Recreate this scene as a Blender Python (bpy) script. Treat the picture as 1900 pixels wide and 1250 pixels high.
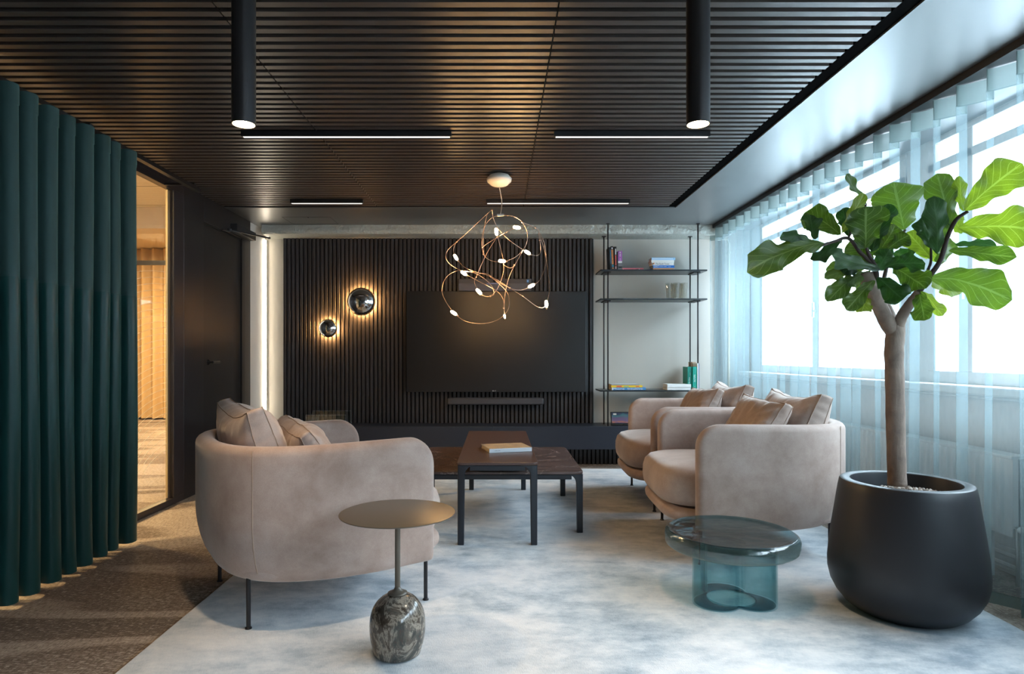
import bpy, bmesh, math, random
from mathutils import Vector, Matrix, noise
random.seed(7)
PI = math.pi
sc = bpy.context.scene
COL = sc.collection
for o in list(bpy.data.objects):
    bpy.data.objects.remove(o)

# ------------------------------------------------------------------ camera, exposure, world, daylight
F, CX, CY, H = 1161.0, 923.0, 660.0, 1.05       # focal length in px, vanishing point, eye height
cam_d = bpy.data.cameras.new('camera')
cam = bpy.data.objects.new('camera', cam_d); COL.objects.link(cam)
cam.location = (0, 0, H); cam.rotation_euler = (PI/2, 0, 0)
cam_d.sensor_fit = 'HORIZONTAL'; cam_d.sensor_width = 36.0
cam_d.lens = 36.0*F/1900.0
cam_d.shift_x = (950-CX)/1900.0
cam_d.shift_y = (CY-625)/1900.0
cam_d.clip_start = 0.02
sc.camera = cam
vs = sc.view_settings
vs.view_transform = 'Standard'; vs.look = 'None'; vs.gamma = 1.0; vs.use_curve_mapping = False
vs.exposure = 1.42
EXT = 9.0
w = bpy.data.worlds.new('sky'); sc.world = w; w.use_nodes = True
bg = w.node_tree.nodes['Background']
bg.inputs[0].default_value = (0.70, 0.85, 1.0, 1); bg.inputs[1].default_value = EXT
cy = sc.cycles
cy.max_bounces = 12; cy.diffuse_bounces = 5; cy.glossy_bounces = 5; cy.transmission_bounces = 10
cy.transparent_max_bounces = 32; cy.caustics_reflective = False; cy.caustics_refractive = False
cy.sample_clamp_indirect = 5.0; cy.sample_clamp_direct = 0.0
cy.use_denoising = True

def light(name, kind, loc, rot=(0,0,0), power=10, color=(1,1,1), **kw):
    d = bpy.data.lights.new(name, kind); d.energy = power; d.color = color
    for k, v in kw.items(): setattr(d, k, v)
    o = bpy.data.objects.new(name, d); COL.objects.link(o); o.location = loc; o.rotation_euler = rot
    return o
# sky portals in the window openings (they only guide the sampling of the sky)
def portal(loc, rot, sx, sy):
    o = light('window_daylight', 'AREA', loc, rot, 1, shape='RECTANGLE', size=sx, size_y=sy)
    o.data.cycles.is_portal = True
portal((2.62, .6, 1.59), (0, PI/2, 0), 1.4, 10.8)

WARM = (1.0, 0.56, 0.25)
# ------------------------------------------------------------------ materials
MATS = {}
def mat(name, col=(.5,.5,.5), rough=.5, metal=0.0, spec=.5, **kw):
    if name in MATS: return MATS[name]
    m = bpy.data.materials.new(name); m.use_nodes = True
    b = m.node_tree.nodes['Principled BSDF']
    b.inputs['Base Color'].default_value = (*col, 1)
    b.inputs['Roughness'].default_value = rough
    b.inputs['Metallic'].default_value = metal
    b.inputs['Specular IOR Level'].default_value = spec
    for k, v in kw.items():
        if k in b.inputs: b.inputs[k].default_value = v
    MATS[name] = m
    return m
class N:
    """small node-graph writer"""
    def __init__(s, m):
        s.m = m; s.t = m.node_tree; s.b = s.t.nodes.get('Principled BSDF')
        s.out = [n for n in s.t.nodes if n.type == 'OUTPUT_MATERIAL'][0]
    def n(s, t, **kw):
        n = s.t.nodes.new(t)
        for k, v in kw.items():
            if k.startswith('_'): n.inputs[k[1:]].default_value = v
            else: setattr(n, k, v)
        return n
    def l(s, a, b): s.t.links.new(a, b)
    def coord(s, kind='Object', scale=(1,1,1)):
        c = s.n('ShaderNodeTexCoord'); mp = s.n('ShaderNodeMapping'); mp.inputs['Scale'].default_value = scale
        s.l(c.outputs[kind], mp.inputs[0]); return mp.outputs[0]
    def noise(s, vec, scale=5, detail=4, rough=.5, dist=0.0):
        n = s.n('ShaderNodeTexNoise'); s.l(vec, n.inputs['Vector'])
        n.inputs['Scale'].default_value = scale; n.inputs['Detail'].default_value = detail
        n.inputs['Roughness'].default_value = rough; n.inputs['Distortion'].default_value = dist
        return n.outputs['Fac']
    def ramp(s, fac, stops):
        r = s.n('ShaderNodeValToRGB'); cr = r.color_ramp
        while len(cr.elements) < len(stops): cr.elements.new(.5)
        for e, (p, c) in zip(cr.elements, stops):
            e.position = p; e.color = (*c, 1) if len(c) == 3 else c
        s.l(fac, r.inputs[0]); return r.outputs[0]
    def mix(s, fac, a, b, blend='MIX'):
        n = s.n('ShaderNodeMix', data_type='RGBA', blend_type=blend)
        for sock, v in ((n.inputs[0], fac), (n.inputs[6], a), (n.inputs[7], b)):
            if isinstance(v, (int, float)): sock.default_value = v
            elif isinstance(v, tuple): sock.default_value = (*v, 1) if len(v) == 3 else v
            else: s.l(v, sock)
        return n.outputs[2]
    def math(s, op, a, b=None, c=None):
        n = s.n('ShaderNodeMath', operation=op)
        for i, v in enumerate((a, b, c)):
            if v is None: continue
            if isinstance(v, (int, float)): n.inputs[i].default_value = v
            else: s.l(v, n.inputs[i])
        return n.outputs[0]
    def bump(s, h, strength=.2, dist=.01):
        b = s.n('ShaderNodeBump'); b.inputs['Strength'].default_value = strength; b.inputs['Distance'].default_value = dist
        s.l(h, b.inputs['Height']); s.l(b.outputs[0], s.b.inputs['Normal']); return b
def emis(name, col, strength):
    if name in MATS: return MATS[name]
    m = mat(name, (0.02,0.02,0.02), .6)
    b = m.node_tree.nodes['Principled BSDF']
    b.inputs['Emission Color'].default_value = (*col, 1); b.inputs['Emission Strength'].default_value = strength
    return m

def wood(name, c1, c2, rough=.5, stretch=(1,1,1)):
    m = mat(name, c1, rough); g = N(m)
    v = g.coord('Object', stretch)
    f = g.noise(v, 9, 6, .6)
    g.l(g.ramp(f, [(.3, c1), (.7, c2)]), g.b.inputs['Base Color'])
    g.bump(f, .25, .002)
    return m
M_ceil = wood('ceiling_slat_wood', (.045,.036,.032), (.075,.060,.054), .34, (1, 30, 30))
M_slat = wood('wall_slat_wood', (.027,.025,.027), (.055,.050,.052), .36, (30, 30, 1))
M_black = mat('black_backing', (.006,.006,.006), .8)
M_trim = mat('black_trim', (.008,.008,.009), .4)
M_blackmetal = mat('black_powder_metal', (.014,.014,.016), .42)
M_cyl = mat('pendant_black', (.07,.065,.065), .34, .75)

m = M_soffit = mat('soffit_lacquer', (.17,.18,.185), .36, .6); g = N(m)
g.bump(g.noise(g.coord('Object', (1,1,1)), 1.6, 2), .12, .03)
m = M_plaster = mat('wall_plaster', (.50,.48,.43), .75); g = N(m)
g.bump(g.noise(g.coord(), 160, 4), .12, .003)
m = M_beam = mat('beam_plaster', (.43,.45,.41), .5); g = N(m)
v = g.coord(); g.bump(g.math('ADD', g.noise(v, 9, 5, .6, 1.2), g.noise(v, 40, 4)), .9, .02)
M_white = mat('white_paint', (.80,.80,.78), .5)
M_offwhite = mat('niche_white', (.72,.68,.62), .6)
M_rear = mat('rear_wall_paint', (.30,.28,.26), .8)
M_navy = mat('bench_laminate', (.020,.024,.036), .42)
m = M_panel = mat('dark_wall_panel', (.020,.017,.018), .33); g = N(m)
g.bump(g.noise(g.coord(), 3, 2), .06, .01)

# carpet with wavy woven bands
m = M_carpet = mat('woven_carpet', (.2,.15,.12), .95, spec=.1); g = N(m)
v = g.coord('Object', (1,1,1))
wv = g.noise(g.coord('Object', (.35, 1.25, 1)), 1.5, 1.5, .4, .3)
dash = g.noise(g.coord('Object', (34, 170, 1)), 1.0, 2, .6)
dash2 = g.noise(g.coord('Object', (150, 30, 1)), 1.0, 1, .6)
band = g.ramp(wv, [(.34, (.19,.152,.126)), (.40, (.21,.165,.135)), (.42, (.42,.35,.295)), (.52, (.40,.33,.275)), (.54,(.22,.172,.142)), (.64,(.25,.20,.165)),(.66,(.40,.34,.285))])
dens = g.ramp(wv, [(.40, (.6,.6,.6)), (.5, (.54,.54,.54)), (.52, (.62,.62,.62)), (.6,(.56,.56,.56))])
dk = g.math('GREATER_THAN', dash, dens)
c = g.mix(g.math('MULTIPLY', dk, .7), band, (.62,.54,.46))
c = g.mix(g.math('MULTIPLY', g.math('GREATER_THAN', dash2, .56), .35), c, (.06,.045,.035))
g.l(c, g.b.inputs['Base Color'])
g.bump(g.math('ADD', dash, dash2), .6, .004)

# mottled rug
m = M_rug = mat('rug_viscose', (.55,.56,.57), .85, spec=.15); g = N(m)
v = g.coord('Object', (1, 1.0, 1))
n1 = g.noise(v, 1.6, 7, .66, .15); n2 = g.noise(g.coord('Object', (1,1.8,1)), 5.5, 7, .7, .15)
fib = g.noise(g.coord('Object', (420, 60, 1)), 1, 3, .6)
mm = g.math('ADD', g.math('MULTIPLY', n1, .6), g.math('MULTIPLY', n2, .4))
c = g.ramp(mm, [(.38, (.30,.365,.43)), (.46, (.52,.575,.62)), (.53, (.72,.745,.77)), (.62, (.88,.88,.88))])
wm = g.noise(v, .8, 3, .5)
c = g.mix(g.math('MULTIPLY', g.math('GREATER_THAN', wm, .0), g.ramp(wm, [(.45,(0,0,0)),(.65,(.35,.35,.35))])), c, (.62,.55,.50))
c = g.mix(.22, c, g.ramp(fib, [(.35,(.25,.26,.27)),(.65,(.75,.75,.75))]), 'OVERLAY')
g.l(c, g.b.inputs['Base Color']); g.bump(g.math('ADD', fib, g.math('MULTIPLY', n2, 2.0)), .35, .006)
g.b.inputs['Sheen Weight'].default_value = .25

def velvet(name, c1, c2, c3):
    m = mat(name, c1, .8, spec=.2); g = N(m)
    v = g.coord('Object', (1,1,1))
    f = g.noise(v, 4.0, 7, .66, .15); fine = g.noise(g.coord('Object', (300,300,300)), 1, 2)
    c = g.ramp(f, [(.34, c1), (.5, c2), (.68, c3)])
    c = g.mix(.15, c, g.ramp(fine, [(.3,(.3,.3,.3)),(.7,(.7,.7,.7))]), 'OVERLAY')
    g.l(c, g.b.inputs['Base Color'])
    g.b.inputs['Sheen Weight'].default_value = .55; g.b.inputs['Sheen Roughness'].default_value = .35
    g.b.inputs['Sheen Tint'].default_value = (.95,.88,.82,1)
    g.bump(g.math('ADD', f, g.math('MULTIPLY', fine, .3)), .15, .004)
    return m
M_velvet = velvet('chair_velvet', (.36,.255,.212), (.45,.335,.285), (.53,.42,.37))
M_vcush = velvet('cushion_velvet', (.42,.315,.265), (.50,.39,.335), (.57,.465,.41))
M_seam = mat('seam_thread', (.42,.31,.24), .8)
M_leg = mat('chair_leg_metal', (.012,.012,.015), .35)

def curtain_mat(name, col, rough, sheen=.3, spec=.3, trans=.0):
    m = mat(name, col, rough, spec=spec); g = N(m)
    f = g.noise(g.coord('Object', (400,400,400)), 1, 2)
    g.bump(f, .1, .002)
    g.b.inputs['Sheen Weight'].default_value = sheen; g.b.inputs['Sheen Tint'].default_value = (.5,.9,.85,1)
    return m
M_gc_up = curtain_mat('curtain_green_matte', (.026,.062,.058), .65, .25)
M_gc_lo = curtain_mat('curtain_green_satin', (.009,.050,.047), .40, .08, .28)
M_gold = curtain_mat('gold_curtain', (.55,.38,.18), .7, .0)

def sheer(name, col, opac, vary):
    m = bpy.data.materials.new(name); m.use_nodes = True; t = m.node_tree
    t.nodes.remove(t.nodes['Principled BSDF']); g = N(m)
    tr = g.n('ShaderNodeBsdfTransparent'); tr.inputs[0].default_value = (.97,1,1,1)
    tl = g.n('ShaderNodeBsdfTranslucent'); tl.inputs[0].default_value = (*col, 1)
    df = g.n('ShaderNodeBsdfDiffuse'); df.inputs[0].default_value = (*col, 1)
    m1 = g.n('ShaderNodeMixShader'); m1.inputs[0].default_value = .5; g.l(tl.outputs[0], m1.inputs[1]); g.l(df.outputs[0], m1.inputs[2])
    m2 = g.n('ShaderNodeMixShader'); g.l(tr.outputs[0], m2.inputs[1]); g.l(m1.outputs[0], m2.inputs[2])
    f = g.noise(g.coord('Object', (60, 60, 14)), 1, 3, .6)
    fac = g.math('ADD', opac - vary*.5, g.math('MULTIPLY', f, vary)); g.l(fac, m2.inputs[0])
    g.l(m2.outputs[0], g.out.inputs[0]); MATS[name] = m; return m
M_sheer = sheer('sheer_voile', (.44,.555,.59), .27, .14)
M_sheerhead = sheer('sheer_header_tape', (.30,.38,.37), .93, .05)
M_sheerhem = sheer('sheer_hem', (.20,.30,.29), .75, .1)

def thin_glass(name, tint, ior=1.45, refl=1.0, rough=.0, bumpy=0):
    m = bpy.data.materials.new(name); m.use_nodes = True; t = m.node_tree
    t.nodes.remove(t.nodes['Principled BSDF']); g = N(m)
    tr = g.n('ShaderNodeBsdfTransparent'); tr.inputs[0].default_value = (*tint, 1)
    gl = g.n('ShaderNodeBsdfGlossy'); gl.inputs['Roughness'].default_value = rough
    gl.inputs[0].default_value = (refl, refl, refl, 1)
    ge = g.n('ShaderNodeNewGeometry'); dp = g.n('ShaderNodeVectorMath', operation='DOT_PRODUCT')
    g.l(ge.outputs['Normal'], dp.inputs[0]); g.l(ge.outputs['Incoming'], dp.inputs[1])
    f0 = ((ior-1)/(ior+1))**2                                   # Schlick reflectance of a pane, the same from both sides
    one = g.math('SUBTRACT', 1.0, g.math('ABSOLUTE', dp.outputs['Value']))
    frs = g.math('ADD', f0, g.math('MULTIPLY', g.math('POWER', one, 5.0), 1-f0))
    if bumpy:
        b = g.n('ShaderNodeBump'); b.inputs['Strength'].default_value = bumpy; b.inputs['Distance'].default_value = .01
        g.l(g.noise(g.coord(), 14, 3), b.inputs['Height']); g.l(b.outputs[0], gl.inputs['Normal']); g.l(b.outputs[0], dp.inputs[0])
    mx = g.n('ShaderNodeMixShader'); g.l(frs, mx.inputs[0]); g.l(tr.outputs[0], mx.inputs[1]); g.l(gl.outputs[0], mx.inputs[2])
    g.l(mx.outputs[0], g.out.inputs[0]); MATS[name] = m; return m
M_glass = thin_glass('window_glass', (.97,.98,.98))
M_intglass = thin_glass('partition_glass', (.95,.94,.90), 1.6)
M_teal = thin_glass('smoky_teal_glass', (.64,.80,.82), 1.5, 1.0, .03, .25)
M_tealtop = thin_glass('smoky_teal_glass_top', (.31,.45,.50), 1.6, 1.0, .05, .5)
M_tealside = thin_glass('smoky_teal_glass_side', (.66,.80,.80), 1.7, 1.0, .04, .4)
M_clear = thin_glass('clear_acrylic', (.93,.95,.95), 1.5)
M_tumbler = thin_glass('tumbler_glass', (.86,.84,.80), 1.6)

# ------------------------------------------------------------------ geometry collector
class G:
    def __init__(s): s.v = []; s.f = []; s.mi = []; s.uv = None
    def add(s, vs, fs, m=0):
        o = len(s.v); s.v += [tuple(p) for p in vs]
        for f in fs: s.f.append(tuple(i+o for i in f)); s.mi.append(m)
    def box(s, x0, x1, y0, y1, z0, z1, m=0, M=None):
        vs = [(x,y,z) for z in (z0,z1) for y in (y0,y1) for x in (x0,x1)]
        if M is not None: vs = [tuple(M @ Vector(p)) for p in vs]
        s.add(vs, [(0,2,3,1),(4,5,7,6),(0,1,5,4),(2,6,7,3),(0,4,6,2),(1,3,7,5)], m); return s
    def lathe(s, prof, c=(0,0,0), n=48, m=0, axis='Z'):
        vs = []; fs = []
        for r, z in prof:
            for k in range(n):
                a = 2*PI*k/n
                p = (r*math.cos(a), r*math.sin(a), z)
                if axis == 'Y': p = (p[0], z, p[1])
                vs.append((c[0]+p[0], c[1]+p[1], c[2]+p[2]))
        for i in range(len(prof)-1):
            for k in range(n):
                a, b = i*n+k, i*n+(k+1)%n
                fs.append((a, b, b+n, a+n) if axis == 'Z' else (a, a+n, b+n, b))
        s.add(vs, fs, m); return s
    def tube(s, pts, r, n=8, m=0, caps=True):
        pts = [Vector(p) for p in pts]; L = len(pts)
        rs = r if isinstance(r, (list, tuple)) else [r]*L
        up = None; vs = []; fs = []
        for i, p in enumerate(pts):
            d = (pts[min(i+1,L-1)] - pts[max(i-1,0)])
            if d.length < 1e-9: d = Vector((0,0,1))
            d.normalize()
            if up is None:
                up = d.orthogonal().normalized()
            else:
                up = (up - d*up.dot(d)); up = up.normalized() if up.length > 1e-6 else d.orthogonal().normalized()
            w_ = d.cross(up)
            for k in range(n):
                a = 2*PI*k/n
                vs.append(p + (up*math.cos(a) + w_*math.sin(a))*rs[i])
        for i in range(L-1):
            for k in range(n):
                a, b = i*n+k, i*n+(k+1)%n
                fs.append((a, b, b+n, a+n))
        if caps: fs += [tuple(range(n-1, -1, -1)), tuple((L-1)*n+k for k in range(n))]
        s.add(vs, fs, m); return s
    def grid(s, fn, nu, nv, m=0, cu=False, cv=False):
        vs = [fn(i/(nu if cu else nu), j/(nv if cv else nv)) for i in range(nu + (0 if cu else 1)) for j in range(nv + (0 if cv else 1))]
        W = nv + (0 if cv else 1); U = nu + (0 if cu else 1); fs = []
        for i in range(nu):
            for j in range(nv):
                i2, j2 = (i+1) % U, (j+1) % W
                fs.append((i*W+j, i2*W+j, i2*W+j2, i*W+j2))
        s.add(vs, fs, m); return s
    def prism(s, poly, y0, y1, m=0, plane='XZ'):
        n = len(poly)
        if plane == 'XZ': vs = [(x,y0,z) for x,z in poly] + [(x,y1,z) for x,z in poly]
        elif plane == 'XY': vs = [(x,z,y0) for x,z in poly] + [(x,z,y1) for x,z in poly]
        else: vs = [(y0,x,z) for x,z in poly] + [(y1,x,z) for x,z in poly]
        s.add(vs, [tuple(range(n)), tuple(range(2*n-1, n-1, -1))] + [(i, i+n, (i+1)%n+n, (i+1)%n) for i in range(n)], m); return s
    def build(s, name, mats, parent=None, loc=(0,0,0), rot=(0,0,0), smooth=False, bevel=0, seg=2, label=None, cat=None, group=None, kind=None, subsurf=0, recalc=True, auto=None):
        me = bpy.data.meshes.new(name); me.from_pydata(s.v, [], s.f); me.update()
        if not isinstance(mats, (list, tuple)): mats = [mats]
        for m_ in mats: me.materials.append(m_)
        me.polygons.foreach_set('material_index', s.mi)
        if recalc:
            b = bmesh.new(); b.from_mesh(me); bmesh.ops.recalc_face_normals(b, faces=b.faces[:]); b.to_mesh(me); b.free()
        if s.uv:
            l = me.uv_layers.new(name='UVMap')
            for lp in me.loops: l.data[lp.index].uv = s.uv[lp.vertex_index]
        if smooth or auto:
            me.polygons.foreach_set('use_smooth', [True]*len(me.polygons))
        if auto:
            try: me.set_sharp_from_angle(angle=math.radians(auto))
            except Exception: pass
        o = bpy.data.objects.new(name, me); COL.objects.link(o)
        o.location = loc; o.rotation_euler = rot
        if parent: o.parent = parent
        if bevel:
            md = o.modifiers.new('bevel', 'BEVEL'); md.width = bevel; md.segments = seg; md.limit_method = 'ANGLE'
        if subsurf:
            md = o.modifiers.new('sub', 'SUBSURF'); md.levels = subsurf; md.render_levels = subsurf
        tag(o, label, cat, group, kind)
        return o
def tag(o, label=None, cat=None, group=None, kind=None):
    if label: o['label'] = label
    if cat: o['category'] = cat
    if group: o['group'] = group
    if kind: o['kind'] = kind
    return o
def thing(name, label, cat, loc=(0,0,0), rotz=0, group=None):
    o = bpy.data.objects.new(name, None); COL.objects.link(o); o.empty_display_size = .05
    o.location = loc; o.rotation_euler = (0,0,rotz)
    return tag(o, label, cat, group)
def struct(name, g, m, **kw):
    par = kw.get('parent')
    return g.build(name, m, kind=None if par else 'structure', **kw)
def dup(root, loc, rotz, label, group=None):
    r = root.copy(); COL.objects.link(r); r.location = loc; r.rotation_euler = (0,0,rotz); r['label'] = label
    if group: r['group'] = group
    for ch in [c for c in bpy.data.objects if c.parent == root]:
        c = ch.copy(); COL.objects.link(c); c.parent = r
        for gc in [q for q in bpy.data.objects if q.parent == ch]:
            d = gc.copy(); COL.objects.link(d); d.parent = c
    return r
def P(px, py, D):   # a point at distance D seen at pixel (px, py) of the photograph: my ruler for the room
    return Vector(((px-CX)*D/F, D, H-(py-CY)*D/F))
def catmull(pts, sub=8, closed=False):
    pts = [Vector(p) for p in pts]; n = len(pts); out = []
    rng = range(n if closed else n-1)
    for i in rng:
        if closed: p0, p1, p2, p3 = pts[(i-1)%n], pts[i], pts[(i+1)%n], pts[(i+2)%n]
        else: p0, p1, p2, p3 = pts[max(i-1,0)], pts[i], pts[i+1], pts[min(i+2,n-1)]
        for k in range(sub):
            t = k/sub
            out.append(.5*((2*p1)+(-p0+p2)*t+(2*p0-5*p1+4*p2-p3)*t*t+(-p0+3*p1-3*p2+p3)*t**3))
    if not closed: out.append(pts[-1])
    return out
def text(name, body, size, loc, rot, m, parent, fit=None, align='CENTER'):
    cu = bpy.data.curves.new(name, 'FONT'); cu.body = body; cu.size = size; cu.align_x = align; cu.align_y = 'CENTER'
    cu.extrude = .0002
    t = bpy.data.objects.new(name, cu); COL.objects.link(t)
    bpy.context.view_layer.update()
    me = bpy.data.meshes.new_from_object(t.evaluated_get(bpy.context.evaluated_depsgraph_get()))
    bpy.data.objects.remove(t)
    me.materials.clear(); me.materials.append(m)
    if fit:
        xs = [v.co.x for v in me.vertices]; s_ = fit/max(1e-6, max(xs)-min(xs))
        for v in me.vertices: v.co.x *= s_
    o = bpy.data.objects.new(name, me); COL.objects.link(o); o.location = loc; o.rotation_euler = rot; o.parent = parent
    return o

# ------------------------------------------------------------------ room shell
XL, XR, DB, ZS, ZC = -2.29, 2.5, 6.2, 2.293, 2.295      # left wall, window wall, back wall, soffit, slat underside
DR = -5.2                                               # rear wall, behind the camera
struct('floor', G().box(-7.0, 2.6, DR-.1, 11.2, -.06, 0), M_carpet)

# ceiling: stained slats running across the room, in panels with open joints
g = G()
joints = [-2.288, -1.005, .2176, 1.428]
pit, wid = .0605, .0325
y = 2.204 - pit*120
while y < 5.17:
    if y > DR:
        for a, b in zip(joints[:-1], joints[1:]):
            g.box(a+.003, b-.003, y, y+wid, ZC, ZC+.030)
    y += pit
g.box(-2.30, 1.494, DR, 5.254, ZC+.030, ZC+.045, 1)
struct('ceiling', g, [M_ceil, M_black])
g = G()
g.box(1.495, 2.6, DR, DB, ZS, ZS+.12)
g.box(-2.30, 1.495, 5.255, DB, ZS, ZS+.12)
struct('ceiling', g, M_soffit)
g = G()
g.box(1.432, 1.494, DR, 5.254, ZC+.006, ZC+.03); g.box(-2.288, 1.432, 5.205, 5.254, ZC+.006, ZC+.03)
struct('trim_1', g, mat('matt_black', (.004,.004,.004), 1.0, spec=0))
# access hatch seam in the soffit
h = G(); a, b, c_, d = P(482,396,5.45), P(548,396,5.45), P(575,411,5.9), P(500,411,5.9)
for x0, x1, y0, y1 in ((-1.93,-1.50,5.60,5.603),(-1.93,-1.50,5.90,5.903),(-1.93,-1.927,5.60,5.903),(-1.503,-1.50,5.60,5.903)):
    h.box(x0, x1, y0, y1, ZS-.001, ZS)
h.lathe([(.006,0),(.006,-.003),(0,-.003)], (-1.7,5.62,ZS), 12)
h.build('ceiling_hatch', M_trim, label='square access hatch outline in the dark soffit above the plaster beam', cat='hatch')

struct('wall_back', G().box(-2.40, 2.6, DB, DB+.1, -.05, ZS+.1), M_plaster)
# rough plaster beam along the back wall
g = G()
def beamf(u, t):
    x = -2.24 + (2.235+2.24)*u
    prof = [(5.94, ZS), (5.935, 2.235), (5.95, 2.212), (6.05, 2.207), (6.2, 2.204)]
    k = t*(len(prof)-1); i = min(int(k), len(prof)-2); q = k-i
    yy = prof[i][0]*(1-q)+prof[i+1][0]*q; zz = prof[i][1]*(1-q)+prof[i+1][1]*q
    nn = noise.noise(Vector((x*9, yy*14, zz*20)))*.007 + noise.noise(Vector((x*30, yy*40, zz*50)))*.003
    return (x, yy - nn*(1 if t < .8 else 0), zz - abs(nn)*.8*(1 if .25 < t < .95 else 0))
g.grid(beamf, 260, 16)
g.box(-2.24, 2.235, 6.0, DB, 2.225, ZS)
g.add([(-2.24,5.94,ZS),(-2.24,5.935,2.235),(-2.24,5.95,2.212),(-2.24,6.2,2.204),(-2.24,6.2,ZS)], [(0,1,2,3,4)])
struct('trim_2', g, M_beam, auto=40)
# slatted feature wall (vertical)
g = G(); x = -2.10
g.box(-2.10, .945, 6.165, DB, .39, 2.203, 1)
while x < .93:
    g.box(x, x+.0265, 6.135, 6.166, .39, 2.203); x += .0406
struct('wall_back', g, [M_slat, M_black], bevel=.0015, seg=1)
g = G(); x = -2.25
g.box(-2.28, 2.02, 6.085, DB, 0, .17, 1)
while x < 1.98:
    g.box(x, x+.0265, 6.06, 6.086, 0, .17); x += .0406
struct('baseboard_back', g, [M_slat, M_black])
# back wall right-hand end: brown reveal strip
struct('trim_3', G().box(2.19, 2.225, 6.13, DB, .39, 2.205), mat('reveal_brown', (.10,.08,.06), .5))

# left wall: dark metal panels, glazed partition, door
g = G()
g.box(-2.40, XL, 4.57, 4.88, 0, ZC+.05)               # panel between glass and door
g.box(-2.40, XL, 4.884, 5.80, 2.10, ZC+.05)           # over door
g.box(-2.40, XL, 5.66, 5.80, 0, 2.10)                 # beside door
g.box(-2.40, XL, DR, .80, 0, ZC+.05)
g.box(-2.40, XL-.0, .80, 4.57, 2.27, ZC+.05)
g.box(-2.40, -2.31, 4.88, 4.884, 0, ZC)
struct('wall_left', g, M_panel, bevel=.002, seg=1)
g = G().box(-2.40, -2.30, 5.80, DB, 0, ZS)
struct('wall_left', g, M_offwhite)
dr = struct('door_1', G().box(-2.345, XL-.012, 4.90, 5.655, .01, 2.085), mat('door_leaf', (.018,.016,.016), .4), bevel=.002)
g = G(); g.box(-2.41, XL-.008, 4.884, 4.899, 0, 2.10); g.box(-2.41, XL+.004, 5.60, 5.66, 0, 2.10); g.box(-2.41, XL-.005, 4.884, 5.66, 2.086, 2.10)
g.build('door_frame', M_trim, dr)
g = G(); g.tube([(-2.30,4.965,1.0),(-2.255,4.965,1.0)], .009, 10); g.tube([(-2.255,4.955,1.0),(-2.255,5.08,1.0)], .009, 10)
g.lathe([(0,0),(.022,0),(.022,.006),(0,.006)], (-2.3,4.965,1.0), 16, axis='Y')
g.build('door_handle', M_trim, dr, auto=40)
# door closer (box on lintel) with its arm
t = thing('door_closer', 'black door closer box with a long thin arm over the dark door', 'door closer', (-2.29, 5.4, 2.10))
G().box(.0, .060, -.04, .38, .010, .085).build('closer_body', M_blackmetal, t, bevel=.004)
ga = G(); ga.tube([(.03,-.12,.012),(.10,-.02,.010),(.24,.22,.008)], .008, 8); ga.tube([(.0,-.2,.0),(.03,-.12,.0)], .008, 8)
ga.lathe([(0,-.012),(.018,-.012),(.018,.008),(0,.008)], (.03,-.12,.012), 14); ga.lathe([(0,-.01),(.012,-.01),(.012,.008),(0,.008)], (.24,.22,.008), 12)
ga.build('closer_arm', M_blackmetal, t, auto=40)
# glazed partition
wi = G()
wi.box(-2.345, XL, .80, 4.57, 0, .045); wi.box(-2.345, XL, .80, 4.57, 2.225, 2.27)
wi.box(-2.345, XL, 4.43, 4.57, .045, 2.225); wi.box(-2.345, XL, .80, .90, .045, 2.225); wi.box(-2.345, -2.31, 2.40, 2.45, .045, 2.225)
wf = struct('window_1', wi, mat('partition_frame', (.030,.024,.026), .35), bevel=.002)
pane = G().box(-2.334, -2.328, .90, 4.43, .045, 2.225).build('window_pane', M_intglass, wf)
gl = G()
gl.box(-2.336,-2.322, 4.405, 4.412, .05, 2.22)
gl.build('lit_glass_edge', mat('glass_edge_light_gold', (.65,.52,.30), .3, .6), wf)  # gold colour painted in for the warm light on the glass edge
g = G(); r = .56
while r < 1.84:
    run = []
    for k in range(161):
        a = PI/2 + k/160*(PI*.5)
        yy = 4.44 + r*math.cos(a); zz = -.17 + r*math.sin(a)
        if 3.2 < yy < 4.40 and .28 < zz < 1.66: run.append((-2.326, yy, zz))
    if len(run) > 3: g.tube(run, .0011, 4)
    r += .043
g.build('glass_film', mat('film_lines', (.85,.80,.66), .5), wf, label='pale arc lines printed on the glass')

# LED strip in the corner
t = thing('corner_light_strip', 'glowing vertical light strip in the pale back left corner', 'light strip', (-2.285, 6.165, .40))
G().box(-.004, .006, .008, .026, 0, 1.79).build('strip_channel', M_white, t)
G().box(-.003, .003, -.001, .007, 0, 1.79).build('strip_diffuser', emis('led_warm_white', (1,.86,.66), 16), t)

# rear wall, behind the camera
struct('wall_rear', G().box(-2.4, 2.6, DR-.1, DR, 0, ZC+.1), M_rear)

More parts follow.
